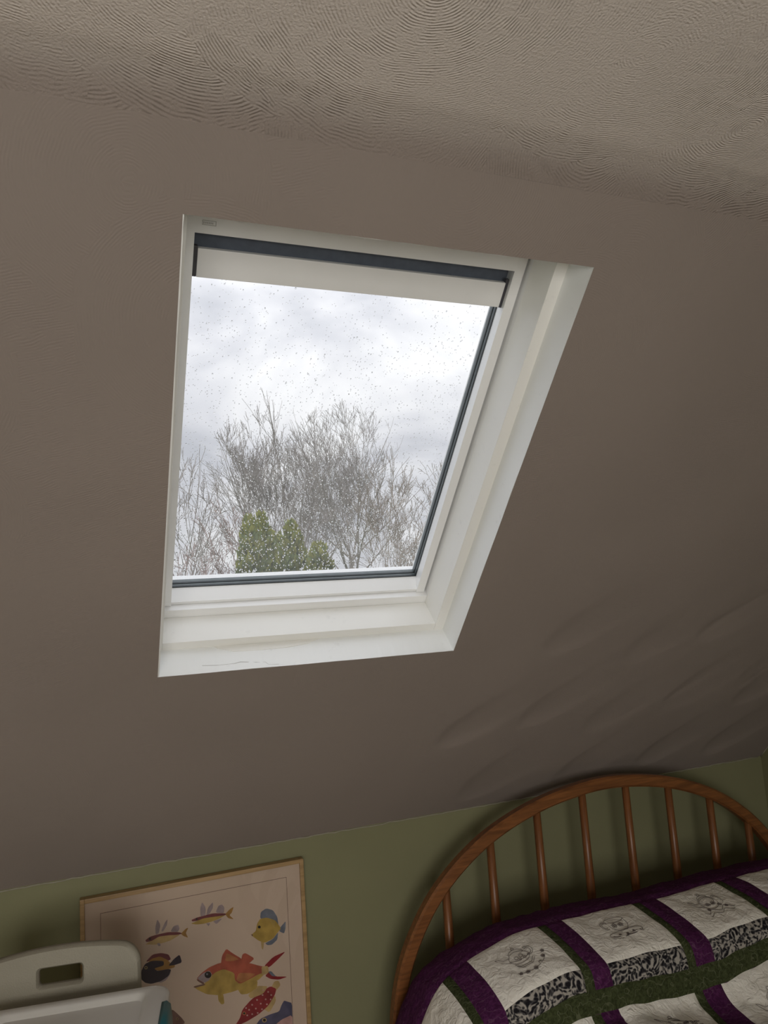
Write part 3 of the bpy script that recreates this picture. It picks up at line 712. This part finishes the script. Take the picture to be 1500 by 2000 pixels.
def paisley_mat():
    m, nt, b, N, L = mat_new('black_white_paisley')
    tc = N('ShaderNodeTexCoord')
    vo = N('ShaderNodeTexVoronoi'); vo.inputs['Scale'].default_value = 17; vo.feature = 'F1'
    wn = N('ShaderNodeTexNoise'); wn.inputs['Scale'].default_value = 20; wn.inputs['Detail'].default_value = 2; L(tc.outputs['Object'], wn.inputs['Vector'])
    wm = N('ShaderNodeMixRGB'); wm.blend_type = 'ADD'; wm.inputs[0].default_value = .06; L(tc.outputs['Object'], wm.inputs[1]); L(wn.outputs['Color'], wm.inputs[2]); L(wm.outputs[0], vo.inputs['Vector'])
    ml = N('ShaderNodeMath'); ml.operation = 'MULTIPLY'; L(vo.outputs['Distance'], ml.inputs[0]); ml.inputs[1].default_value = 30
    sn = N('ShaderNodeMath'); sn.operation = 'SINE'; L(ml.outputs[0], sn.inputs[0])
    v2 = N('ShaderNodeTexVoronoi'); v2.inputs['Scale'].default_value = 115; L(wm.outputs[0], v2.inputs['Vector'])
    ad = N('ShaderNodeMath'); ad.operation = 'MULTIPLY_ADD'; L(sn.outputs[0], ad.inputs[0]); ad.inputs[1].default_value = .17; L(v2.outputs['Distance'], ad.inputs[2])
    cr = N('ShaderNodeValToRGB'); L(ad.outputs[0], cr.inputs[0]); e = cr.color_ramp.elements
    e[0].position = .30; e[0].color = (.012, .011, .014, 1); e[1].position = .72; e[1].color = (.40, .37, .33, 1)
    x = e.new(.5); x.color = (.09, .085, .085, 1)
    L(cr.outputs[0], b.inputs['Base Color']); b.inputs['Roughness'].default_value = .85; b.inputs['Specular IOR Level'].default_value = .15
    v = N('ShaderNodeTexNoise'); v.inputs['Scale'].default_value = 70; L(tc.outputs['Object'], v.inputs['Vector'])
    bp = N('ShaderNodeBump'); bp.inputs['Strength'].default_value = .4; bp.inputs['Distance'].default_value = .003; L(v.outputs[0], bp.inputs['Height']); L(bp.outputs[0], b.inputs['Normal'])
    return m
MAT['q_white'] = cloth('white_quilt_cotton', (.84, .80, .73), (.91, .88, .81), 40, (.3, .7), 1.0, 42)
MAT['q_purple'] = cloth('plum_quilt_cotton', (.055, .010, .050), (.095, .020, .085), 90, (.4, .65), .5, 60, (.115, .045, .10))
MAT['q_green'] = cloth('moss_quilt_cotton', (.028, .036, .013), (.066, .078, .032), 110, (.35, .65), .5, 60, (.10, .11, .06))
MAT['q_paisley'] = paisley_mat()
MAT['thread'] = simple('dark_embroidery_thread', (.11, .085, .08), .7, .3, .2, 60)
MAT['thread_red'] = simple('rust_embroidery_thread', (.22, .08, .05), .7, .3, .2, 60)

# cross-section over the bed's width (x, dz) and along its length (y, z)
CX = smooth_curve([(.715, -.52), (.717, -.40), (.722, -.27), (.735, -.20), (.762, -.150), (.795, -.098), (.84, -.062), (.925, -.030), (1.03, -.006), (1.12, 0), (1.30, .002), (1.44, -.004), (1.53, -.010), (1.64, -.004), (1.80, .0), (2.05, -.002), (2.17, -.015), (2.26, -.06), (2.325, -.16), (2.335, -.30), (2.34, -.50)], 700, 3)
QY = smooth_curve([(2.066, .585), (2.062, .63), (2.03, .662), (1.97, .677), (1.90, .682), (1.80, .670), (1.73, .654), (1.704, .638), (1.695, .61), (1.692, .575), (1.684, .540), (1.655, .512), (1.58, .502), (1.4, .500), (1.0, .498), (.5, .498), (.16, .497), (.105, .47), (.095, .40), (.092, .25)], 900, 3)
SX = np.r_[0, np.cumsum(np.linalg.norm(np.diff(CX, axis=0), axis=1))]; SX += 1.12 - np.interp(1.12, CX[:, 0], SX)
TY = np.r_[0, np.cumsum(np.linalg.norm(np.diff(QY, axis=0), axis=1))]
t_of_y = lambda y: float(np.interp(-y, -QY[:, 0], TY))
t_of_z = lambda z: float(TY[np.argmax((QY[:, 1] < z) & (TY > .2))])
s_of_x = lambda x: float(np.interp(x, CX[:, 0], SX))
def qpos(s, t_):
    x = np.interp(s, SX, CX[:, 0]); dz = np.interp(s, SX, CX[:, 1]); y = np.interp(t_, TY, QY[:, 0]); z = np.interp(t_, TY, QY[:, 1])
    k = 1.0
    # soft crumples, stronger where the cloth turns from the pillows onto the mattress
    wv = math.exp(-((y - 1.60) / .09) ** 2)
    z += wv * (.022 * math.sin(x * 11 + y * 16) + .012 * mnoise.noise(Vector((x * 14, y * 18, 2))))
    z += .006 * mnoise.noise(Vector((x * 6, y * 6, 4))) + .003 * mnoise.noise(Vector((x * 17, y * 17, 8)))
    return np.array([x, y, z + dz * k])
def qnorm(s, t_):
    e = .004; a = qpos(s + e, t_) - qpos(s - e, t_); b = qpos(s, t_ + e) - qpos(s, t_ - e)
    n = np.cross(b, a); n /= np.linalg.norm(n) + 1e-9
    return n if (n[2] > 0 or abs(n[2]) < .3 and ((n[0] < 0) == (s < 1.5))) else -n
quilt = empty('patchwork_quilt', (1.53, 1.10, .5))
tag(quilt, 'patchwork quilt of white embroidered blocks with plum, moss green and paisley strips', 'quilt')
def qpatch(name, s0, s1, t0, t1, mat, puff=.0045):
    ns = max(3, int((s1 - s0) / .009)); ntt = max(3, int((t1 - t0) / .009))
    V = []; n_s, n_t = ns + 1, ntt + 1
    for j in range(n_t):
        for i in range(n_s):
            fs, ft = i / ns, j / ntt; s = s0 + (s1 - s0) * fs; t_ = t0 + (t1 - t0) * ft
            ed = min(fs, 1 - fs) * (s1 - s0); et = min(ft, 1 - ft) * (t1 - t0); e = min(1, min(ed, et) / .014)
            p = qpos(s, t_); h = puff * (e * (2 - e)) + (.0034 * mnoise.noise(Vector((p[0] * 38, p[1] * 38, p[2] * 38))) if e > 0 else 0)
            V.append(p + qnorm(s, t_) * (h - .0008))
    Fc = [(j * n_s + i, j * n_s + i + 1, (j + 1) * n_s + i + 1, (j + 1) * n_s + i) for j in range(ntt) for i in range(ns)]
    o = pyd(name, V, Fc, mat, None, True); under(o, quilt); return o
TEND = TY[-1] - .002
tw0, tw1 = t_of_y(1.905), t_of_y(1.712)
tp1 = t_of_z(.596); tg1 = t_of_z(.545)
rows = [(tw0, tw1, tp1, tg1)]
while rows[-1][3] + .36 < TEND:
    b0 = rows[-1][3]; rows.append((b0, b0 + .205, b0 + .27, b0 + .355))
cols = []   # (white s0, s1, green end, plum end)
xs_w = [(s_of_x(.9), 1.12), (1.20, 1.44), (1.53, 1.752), (1.84, 2.075)]
for i, (a, b) in enumerate(xs_w):
    nxt = xs_w[i + 1][0] if i + 1 < len(xs_w) else s_of_x(2.16)
    cols.append((a, b, b + .027, nxt))
a0 = xs_w[0][0]
cols.insert(0, (max(SX[0] + .001, a0 - .082 - .235), a0 - .082, a0 - .058, a0))
sl = cols[0][0]; cols.insert(0, (SX[0] + .001, SX[0] + .0012, sl - .06, sl)) if sl - .06 > SX[0] + .03 else None
sr = cols[-1][3]; cols.append((sr, min(sr + .235, SX[-1] - .03), SX[-1] - .015, SX[-1] - .001))
S0, S1 = SX[0] + .001, SX[-1] - .001
EMB = []
qpatch('plum_band', S0, S1, .002, tw0, MAT['q_purple'])
for ri, (w0, w1, p1, g1) in enumerate(rows):
    for ci, (a, b, g, p) in enumerate(cols):
        if b - a > .01:
            qpatch('white_block', a, b, w0, w1, MAT['q_white']); qpatch('paisley_strip', a, b, w1, p1, MAT['q_paisley'])
            EMB.append((ri, ci, a, b, w0, w1))
        if g - b > .005: qpatch('moss_strip', b, g, w0, p1, MAT['q_green'])
        if p - g > .005: qpatch('plum_strip', g, p, w0, p1, MAT['q_purple'])
    qpatch('moss_band', S0, S1, p1, g1, MAT['q_green'])
qpatch('plum_band', S0, S1, rows[-1][3], TEND, MAT['q_purple'])
def backing():
    V = []; ns, ntt = 70, 110
    for off in (-.002, -.012):
        for j in range(ntt + 1):
            for i in range(ns + 1):
                s = S0 + (S1 - S0) * i / ns; t_ = .002 + (TEND - .002) * j / ntt
                V.append(qpos(s, t_) + qnorm(s, t_) * off)
    n1 = (ns + 1) * (ntt + 1); Fc = []
    idx = lambda i, j, k: k * n1 + j * (ns + 1) + i
    for j in range(ntt):
        for i in range(ns):
            Fc.append((idx(i, j, 0), idx(i + 1, j, 0), idx(i + 1, j + 1, 0), idx(i, j + 1, 0)))
            Fc.append((idx(i, j, 1), idx(i, j + 1, 1), idx(i + 1, j + 1, 1), idx(i + 1, j, 1)))
    for j in range(ntt):
        for i in (0, ns): Fc.append((idx(i, j, 0), idx(i, j + 1, 0), idx(i, j + 1, 1), idx(i, j, 1)))
    for i in range(ns):
        for j in (0, ntt): Fc.append((idx(i, j, 0), idx(i + 1, j, 0), idx(i + 1, j, 1), idx(i, j, 1)))
    under(pyd('backing', V, Fc, MAT['q_purple'], None, True), quilt)
backing()
# line embroidery: teapot, cup and basket outlines sewn on the white blocks
def circ(cx, cy, rx, ry, a0=0, a1=360, n=22): return [(cx + rx * math.cos(math.radians(a0 + (a1 - a0) * i / n)), cy + ry * math.sin(math.radians(a0 + (a1 - a0) * i / n))) for i in range(n + 1)]
def flower(cx, cy, r): return [circ(cx + r * math.cos(k * 1.2566), cy + r * math.sin(k * 1.2566), r * .55, r * .55, n=8) for k in range(5)]
TEAPOT = [circ(.48, .50, .17, .135), circ(.48, .50, .16, .06, 10, 170), [(.33, .44), (.24, .43), (.19, .36), (.14, .34), (.20, .47), (.33, .55)],
          circ(.66, .44, .085, .10, -110, 130), circ(.655, .445, .055, .07, -110, 130), circ(.48, .40, .125, .09, 180, 360, 12), circ(.48, .285, .025, .025),
          [(.34, .62), (.40, .70), (.58, .70), (.66, .60)], [(.35, .66), (.41, .735), (.59, .735), (.68, .63)], circ(.5, .56, .34, .30, 20, 130), circ(.43, .5, .03, .03), circ(.52, .48, .035, .03), circ(.47, .55, .02, .02), circ(.56, .54, .025, .02)] \
          + flower(.42, .855, .022) + flower(.56, .855, .022) + flower(.68, .79, .022) + flower(.79, .68, .022) + flower(.84, .58, .02) + flower(.32, .82, .018)
CUP = [[(.34, .34), (.37, .52), (.45, .62), (.58, .62), (.66, .50), (.67, .33)], circ(.505, .335, .165, .06), circ(.30, .42, .065, .09, 60, 300), circ(.30, .42, .04, .06, 60, 300),
       circ(.5, .68, .29, .08), circ(.5, .70, .24, .05, 0, 180), [(.22 + .028 * k, .74 + .045 * math.sin(k * .31) + (.018 if k % 2 else 0)) for k in range(21)]] \
       + flower(.44, .46, .03) + flower(.55, .47, .03) + flower(.38, .70, .015) + flower(.5, .72, .015) + flower(.62, .70, .015)
POT2 = [circ(.5, .46, .16, .17), circ(.5, .42, .13, .10), [(.35, .42), (.26, .40), (.22, .30), (.18, .31), (.24, .50), (.36, .54)], circ(.69, .46, .07, .12, -120, 120), circ(.69, .46, .045, .09, -120, 120),
        circ(.5, .315, .10, .07, 180, 360, 12), circ(.5, .215, .025, .025), [(.2 + .03 * k, .68 + .05 * math.sin(k * .7)) for k in range(22)], [(.24 + .03 * k, .76 + .04 * math.sin(k * .8 + 1)) for k in range(19)]] \
        + flower(.45, .50, .028) + flower(.56, .50, .028) + flower(.63, .58, .025) + flower(.70, .66, .02) + flower(.36, .62, .02)
def embroider(a, b, t0, t1, motif, mat):
    V, Fc = [], []; w = .00062
    def at(u, v):
        s = a + (b - a) * (.12 + .76 * u); t_ = t0 + (t1 - t0) * (.06 + .84 * v); return qpos(s, t_) + qnorm(s, t_) * .0052
    for line in motif:
        pts = [at(*p) for p in line]
        fine = []
        for p, q in zip(pts, pts[1:]):
            m = max(1, int(np.linalg.norm(q - p) / .012))
            fine += [p + (q - p) * k / m for k in range(m)]
        fine.append(pts[-1]); tube_arrays(fine, w, 3, V, Fc, cap=False)
    return under(pyd('embroidery', V, Fc, mat, None, True), quilt)
for k, (ri, ci, a, b, w0, w1) in enumerate(EMB):
    if b - a < .2 or ri > 3: continue
    nm = (ci + 2 + ri) % 3
    embroider(a, b, w0, w1, (POT2, TEAPOT, CUP)[nm], MAT['thread'])

# ------------------------------------------------------------------ framed fish print standing against the wall
PY = 2.2325     # printed paper plane
PX0, PX1, PZ1 = -.045, .5555, .872
pic = empty('framed_print', ((PX0 + PX1) / 2, WALL_Y - .012, 0)); tag(pic, 'framed watercolour print of colourful fish in a thin light wood frame', 'picture')
MAT['pframe'] = wood('light_oak_frame', (.30, .185, .075), (.42, .27, .12), 'X', .4)
MAT['paper'] = simple('cream_pink_paper', (.62, .475, .37), .7, .3, .03, 5)
MAT['inkline'] = simple('brown_ink_line', (.16, .10, .075), .7, .2, .05, 20)
fw = .0115
under(box('frame_bar', PX0, PX0 + fw, PY - .008, WALL_Y - .002, 0.001, PZ1, MAT['pframe'], None, .0015), pic)
under(box('frame_bar', PX1 - fw, PX1, PY - .008, WALL_Y - .002, 0.001, PZ1, MAT['pframe'], None, .0015), pic)
under(box('frame_bar', PX0 + fw, PX1 - fw, PY - .008, WALL_Y - .002, PZ1 - fw, PZ1, MAT['pframe'], None, .0015), pic)
under(box('frame_bar', PX0 + fw, PX1 - fw, PY - .008, WALL_Y - .002, 0.001, fw, MAT['pframe'], None, .0015), pic)
paper = under(box('paper', PX0 + fw - .002, PX1 - fw + .002, PY, WALL_Y - .004, fw - .002, PZ1 - fw + .002, MAT['paper']), pic)
under(box('glazing', PX0 + fw - .002, PX1 - fw + .002, PY - .0045, PY - .003, fw - .002, PZ1 - fw + .002, clear_pane('picture_glazing', (.97, .97, .97), .025)), pic)
bx0, bx1, bz1, bz0, lw = .0045, .5050, .8285, .05, .0011
bm = bmesh.new()
for (x0, x1, z0, z1) in ((bx0, bx1, bz1 - lw, bz1), (bx0, bx1, bz0, bz0 + lw), (bx0, bx0 + lw, bz0, bz1), (bx1 - lw, bx1, bz0, bz1)): box_bm(bm, x0, x1, PY - .0003, PY, z0, z1)
def subpart(o): o.parent = paper; o.matrix_parent_inverse = Matrix.Identity(4); return o
subpart(from_bm('border_line', bm, MAT['inkline']))
FC = {}
def ink(c):
    c = tuple(x * k for x, k in zip(c, (.85, .74, .74)))
    if c not in FC: FC[c] = simple('ink_%02d' % len(FC), c, .75, .2, .22, 42)
    return FC[c]
MAROON, YEL, GREY, BLUE, RED, NAVY, GOLD, PALE, BROWN, DARK, CRIM, ORNG, SPOT = (.20, .055, .065), (.52, .40, .10), (.40, .36, .37), (.20, .25, .31), (.46, .12, .07), (.035, .03, .05), (.42, .25, .06), (.58, .46, .20), (.22, .14, .11), (.03, .025, .025), (.30, .035, .04), (.50, .23, .09), (.62, .42, .38)
LBLUE = (.11, .12, .20)
def fish(shapes, offset=(0, 0)):
    V, Fc, mi, mats = [], [], [], []
    for li, (c, pts) in enumerate(shapes):
        m = ink(c)
        if m not in mats: mats.append(m)
        if len(pts) == 3 and not hasattr(pts[0], '__len__'):
            cx, cy, r = pts; pts = [(cx + r * math.cos(a * .5236), cy + r * math.sin(a * .5236)) for a in range(12)]
        else:
            q = np.array(pts + pts[:1], float)      # round the traced outline a little
            q = np.concatenate([np.stack([.85 * q[i] + .15 * q[i + 1], .15 * q[i] + .85 * q[i + 1]]) for i in range(len(pts))]); pts = q.tolist()
        b = len(V)
        for (x, y) in pts:
            p = atY(250 + (x + offset[0]) / 4.1667, 1660 + (y + offset[1]) / 4.1667, PY); V.append((p[0], PY - .0002 - .00006 * li, p[2]))
        Fc.append(tuple(range(b, len(V)))); mi.append(mats.index(m))
    o = subpart(pyd('fish', V, Fc, mats)); o.data.polygons.foreach_set('material_index', mi); return o
fish([(GREY, [(225, 690), (222, 630), (238, 562), (265, 610), (250, 680)]), (GREY, [(270, 660), (300, 590), (322, 562), (318, 610), (285, 665)]), (GREY, [(345, 665), (370, 620), (410, 608), (420, 640), (405, 668)]),
      (PALE, [(140, 770), (160, 755), (190, 735), (250, 700), (320, 690), (430, 685), (350, 735), (290, 755), (220, 772), (170, 768)]), (MAROON, [(140, 735), (180, 705), (250, 685), (330, 668), (410, 668), (450, 680), (405, 690), (320, 695), (250, 705), (190, 742), (150, 750)]),
      (GOLD, [(430, 682), (470, 640), (492, 632), (470, 675), (490, 715), (450, 700)]), (GREY, [(235, 762), (250, 785), (268, 775), (255, 755)]), (DARK, (178, 724, 10))])
fish([(GREY, [(590, 545), (588, 470), (603, 422), (632, 470), (630, 545)]), (GREY, [(635, 540), (650, 470), (692, 422), (692, 470), (660, 525)]), (GREY, [(712, 510), (735, 455), (765, 443), (785, 470), (780, 515)]), (GREY, [(690, 580), (720, 605), (770, 555)]), (GREY, [(635, 596), (655, 622), (670, 596)]),
      (YEL, [(510, 600), (545, 585), (620, 552), (690, 540), (800, 525), (740, 560), (690, 580), (620, 600), (560, 607)]), (MAROON, [(515, 570), (560, 550), (610, 537), (690, 515), (780, 515), (825, 522), (770, 534), (690, 545), (620, 555), (560, 577), (525, 582)]),
      (GOLD, [(790, 522), (830, 480), (860, 462), (845, 510), (825, 530), (862, 565), (815, 555)]), (DARK, (558, 562, 8))])
fish([(BLUE, [(1075, 555), (1080, 505), (1125, 475), (1180, 490), (1215, 545), (1225, 610), (1190, 600), (1120, 575)]), (BLUE, [(1115, 760), (1180, 725), (1222, 668), (1215, 730), (1170, 772), (1135, 775)]), (BLUE, [(1225, 645), (1265, 600), (1283, 578), (1282, 640), (1270, 680), (1235, 665)]), (PALE, [(1080, 740), (1108, 750), (1100, 810), (1088, 805)]),
      (YEL, [(1000, 692), (1040, 660), (1050, 600), (1075, 560), (1130, 550), (1195, 570), (1228, 612), (1245, 640), (1215, 675), (1180, 722), (1110, 757), (1060, 737), (1020, 707)]), (DARK, (1068, 627, 12)), (BROWN, [(1000, 685), (1018, 690), (1012, 705)])])
fish([(MAROON, [(140, 915), (200, 850), (270, 838), (330, 850), (350, 890), (320, 905), (240, 880)]), (GREY, [(230, 1075), (330, 1010), (350, 960), (345, 1010), (310, 1060), (270, 1080)]), (GOLD, [(125, 960), (190, 885), (260, 866), (320, 893), (345, 920), (378, 922), (382, 955), (330, 970), (240, 985), (160, 940)]),
      (NAVY, [(106, 1050), (108, 985), (140, 925), (200, 900), (290, 903), (292, 940), (212, 965), (240, 985), (330, 968), (352, 975), (330, 1025), (270, 1067), (190, 1090), (140, 1082)]), (NAVY, [(328, 942), (370, 890), (420, 850), (440, 915), (380, 937)]), (PALE, (146, 958, 13)), (DARK, (146, 958, 8))])
fish([(RED, [(755, 935), (765, 860), (800, 803), (850, 840), (925, 885), (925, 920), (840, 920)]), (ORNG, [(790, 905), (800, 840), (850, 860), (905, 890), (850, 905)]), (RED, [(915, 920), (930, 850), (955, 838), (1030, 882), (990, 920), (940, 935)]), (PALE, [(975, 1180), (1050, 1105), (1140, 1108), (1100, 1170), (1000, 1210)]), (YEL, [(890, 1130), (950, 1095), (1055, 1060), (1050, 1120), (980, 1170), (920, 1177)]), (YEL, [(730, 1170), (775, 1170), (785, 1250), (760, 1258), (735, 1225)]),
      (CRIM, [(1105, 948), (1180, 870), (1285, 823), (1220, 890), (1150, 955)]), (CRIM, [(1115, 1025), (1150, 985), (1200, 1030), (1300, 1030), (1230, 1055), (1160, 1050)]), (BLUE, [(1140, 990), (1165, 985), (1205, 1030), (1170, 1025)]),
      (YEL, [(528, 1110), (625, 1090), (650, 1020), (720, 975), (780, 950), (870, 980), (1000, 1030), (1060, 1000), (1125, 995), (1060, 1060), (960, 1110), (860, 1152), (740, 1182), (640, 1174), (570, 1140)]),
      (RED, [(556, 1048), (600, 1000), (660, 955), (740, 920), (860, 905), (990, 920), (1080, 945), (1132, 950), (1135, 985), (1060, 1012), (990, 1050), (910, 1090), (870, 1060), (865, 1000), (780, 968), (720, 990), (680, 1020), (625, 1085)]),
      (ORNG, [(880, 1060), (900, 1000), (990, 1000), (1040, 1010), (980, 1050), (920, 1080)]), (PALE, [(1085, 948), (1140, 942), (1145, 1000), (1090, 1022)]), (GREY, [(560, 1045), (610, 1000), (660, 980), (685, 1010), (660, 1060), (622, 1082)]), (BROWN, [(556, 1048), (622, 1082), (612, 1094), (565, 1065)]), (BROWN, [(528, 1112), (625, 1088), (628, 1098), (545, 1122)]), (DARK, (650, 1015, 28)), (BLUE, (643, 1010, 8))])
fish([(PALE, [(1100, 1290), (1195, 1180), (1205, 1230), (1150, 1325)]), (PALE, [(1165, 1120), (1190, 1070), (1225, 1063), (1242, 1100), (1205, 1145)]), (CRIM, [(870, 1430), (910, 1370), (930, 1300), (1000, 1220), (1090, 1150), (1160, 1108), (1208, 1130), (1195, 1180), (1140, 1270), (1060, 1340), (960, 1400), (900, 1425)])]
     + [(SPOT, (x, y, 7)) for x, y in ((1010, 1260), (1050, 1220), (1095, 1180), (1140, 1155), (1165, 1180), (1120, 1215), (1080, 1250), (1040, 1290), (985, 1300), (1090, 1295), (1130, 1255), (1010, 1335), (970, 1345), (1055, 1325), (1160, 1215), (1100, 1140), (960, 1285))] + [(ORNG, (945, 1328, 15)), (DARK, (945, 1328, 9))])
fish([(LBLUE, [(1030, 1440), (1075, 1375), (1150, 1340), (1230, 1315), (1250, 1260), (1270, 1225), (1300, 1235), (1334, 1245), (1338, 1400), (1340, 1520), (1200, 1560), (1090, 1520)]), (SPOT, [(1190, 1430), (1250, 1380), (1336, 1340), (1338, 1470), (1230, 1500)]), (PALE, (1110, 1385, 19)), (DARK, (1110, 1385, 12))])
fish([(BROWN, [(300, 1300), (365, 1300), (400, 1330), (440, 1370), (465, 1405), (430, 1430), (365, 1480), (300, 1460)]), (PALE, (402, 1375, 9)), (DARK, (402, 1375, 6))])

# ------------------------------------------------------------------ folding chair with a storage box on its seat
YAW = math.radians(-9.3)
MAT['cream_plastic'] = simple('textured_cream_plastic', (.35, .325, .26), .6, .35, .04, 10, .8, 330, .0012)
MAT['grey_steel'] = simple('grey_painted_steel', (.30, .29, .27), .45, .5, .05, 10)
ch = empty('folding_chair', (-.079, 1.955, 0), YAW); tag(ch, 'cream moulded plastic folding chair with a handle slot in its back', 'chair')
def rounded(x0, x1, z0, z1, r, n=6):
    P = []
    for cx, cz, a0 in ((x1 - r, z1 - r, 0), (x0 + r, z1 - r, 90), (x0 + r, z0 + r, 180), (x1 - r, z0 + r, 270)):
        for k in range(n + 1):
            a = math.radians(a0 + 90 * k / n); P.append((cx + r * math.cos(a), cz + r * math.sin(a)))
    return P
def chair_back():
    hw, zt, zb = .170, .868, .60
    outer = []
    P = rounded(-hw, hw, zb, zt, .040, 8)
    dense = []
    for a, b in zip(P, P[1:] + P[:1]):
        m = max(1, int(math.dist(a, b) / .02)); dense += [(a[0] + (b[0] - a[0]) * k / m, a[1] + (b[1] - a[1]) * k / m) for k in range(m)]
    outer = [(x, z - (.020 * (x / hw) ** 2 if z > .75 else 0)) for x, z in dense]
    inner = rounded(-.0455, .0455, .790, .826, .008, 4)
    bm = bmesh.new(); th = .014
    def ring(pts, y, sh=0): return [bm.verts.new((x, y + .10 * (x * x), z)) for x, z in pts]
    for y, flip in ((-th, 0), (th, 1)):
        o1 = ring([(x * .965, .734 + (z - .734) * .965) for x, z in outer], y); i1 = ring([(x * 1.10, .808 + (z - .808) * 1.25) for x, z in inner], y)
        es = [bm.edges.new((o1[k], o1[(k + 1) % len(o1)])) for k in range(len(o1))] + [bm.edges.new((i1[k], i1[(k + 1) % len(i1)])) for k in range(len(i1))]
        bmesh.ops.triangle_fill(bm, use_beauty=True, edges=es)
        o2 = ring(outer, y * .45); i2 = ring(inner, y * .45)
        for A, B in ((o1, o2), (i1, i2)):
            for k in range(len(A)): bm.faces.new((A[k], A[(k + 1) % len(A)], B[(k + 1) % len(A)], B[k]))
        if not flip: fo, fi = o2, i2
        else:
            for A, B in ((fo, o2), (fi, i2)):
                for k in range(len(A)): bm.faces.new((A[k], A[(k + 1) % len(A)], B[(k + 1) % len(A)], B[k]))
    o = from_bm('backrest', bm, MAT['cream_plastic'], ch, True); o.data.set_sharp_from_angle(angle=math.radians(50)); return o
chair_back()
bm = bmesh.new(); box_bm(bm, -.185, .185, -.43, -.045, .425, .455, .012); from_bm('seat', bm, MAT['cream_plastic'], ch)
for sx in (-.195, .195):
    tube('leg', [(sx * .88, .012, .70), (sx, .016, .60), (sx, -.12, .40), (sx, -.47, .010)], .011, MAT['grey_steel'], ch, 8)
    tube('leg', [(sx * .93, -.33, .425), (sx * .93, -.18, .24), (sx * .93, .06, .010)], .011, MAT['grey_steel'], ch, 8)
tube('crossbar', [(-.19, -.40, .085), (.19, -.40, .085)], .008, MAT['grey_steel'], ch, 8)
tube('crossbar', [(-.18, .02, .065), (.18, .02, .065)], .008, MAT['grey_steel'], ch, 8)

MAT['white_plastic'] = simple('glossy_white_plastic', (.74, .73, .70), .28, .5, .02, 6)
MAT['clear_plastic'] = simple('frosted_plastic_body', (.50, .51, .52), .3, .5, .04, 6)
MAT['teal'] = simple('teal_plastic', (.012, .155, .19), .35, .5, .05, 10)
LZ = .782
c0 = atZ(307, 1919.6, LZ)     # back right corner of the lid
bw, bd = .40, .335
bx = empty('storage_box', (0, 0, .455), YAW)
ca, sa = math.cos(YAW), math.sin(YAW)
lx, ly = bw / 2 - .030, bd / 2 - .0
bx.location = (c0[0] - (ca * lx - sa * ly), c0[1] - (sa * lx + ca * ly), .4555)
tag(bx, 'white plastic storage box with recessed lid and teal latch on the chair seat', 'storage box')
def loft(name, rings, mat, parent, close=True):
    bm = bmesh.new(); rs = [[bm.verts.new(p) for p in r] for r in rings]; n = len(rs[0])
    for a, b in zip(rs, rs[1:]):
        for k in range(n): bm.faces.new((a[k], a[(k + 1) % n], b[(k + 1) % n], b[k]))
    bm.faces.new(rs[0][::-1]); bm.faces.new(rs[-1])
    o = from_bm(name, bm, mat, parent, True); o.data.set_sharp_from_angle(angle=math.radians(45)); return o
LH = LZ - .4555
rr3 = lambda hx, hy, r, z: [(x, y, z) for x, y in rounded(-hx, hx, -hy, hy, r, 6)]
loft('body', [rr3(bw * .42, bd * .41, .03, 0), rr3(bw * .425, bd * .415, .03, .006), rr3(bw * .47, bd * .465, .035, LH - .045), rr3(bw * .475, bd * .47, .035, LH - .03)], MAT['clear_plastic'], bx)
loft('lid', [rr3(bw / 2, bd / 2, .042, LH - .032), rr3(bw / 2, bd / 2, .042, LH - .010), rr3(bw / 2 - .003, bd / 2 - .003, .040, LH - .003), rr3(bw / 2 - .010, bd / 2 - .010, .036, LH),
             rr3(bw / 2 - .046, bd / 2 - .030, .022, LH), rr3(bw / 2 - .050, bd / 2 - .034, .020, LH - .003), rr3(bw / 2 - .056, bd / 2 - .040, .018, LH - .012)], MAT['white_plastic'], bx)
for sx in (-1, 1):
    bm = bmesh.new()
    R_ = [(bw / 2 - .012, LH + .002), (bw / 2 - .002, LH + .0035), (bw / 2 + .006, LH - .004), (bw / 2 + .009, LH - .03), (bw / 2 + .008, LH - .085), (bw / 2 + .001, LH - .085), (bw / 2 + .002, LH - .03), (bw / 2 - .002, LH - .002)]
    rings = []
    for y, f in ((-.075, .0), (-.070, 1), (.070, 1), (.075, .0)):
        rings.append([bm.verts.new((sx * (x if f else (x * .6 + .4 * (bw / 2 + .003))), y, z if f else z * .9 + .1 * (LH - .04))) for x, z in R_])
    for a, b in zip(rings, rings[1:]):
        for k in range(8): bm.faces.new((a[k], a[(k + 1) % 8], b[(k + 1) % 8], b[k]))
    bm.faces.new(rings[0]); bm.faces.new(rings[-1])
    from_bm('latch', bm, MAT['teal'], bx, True)
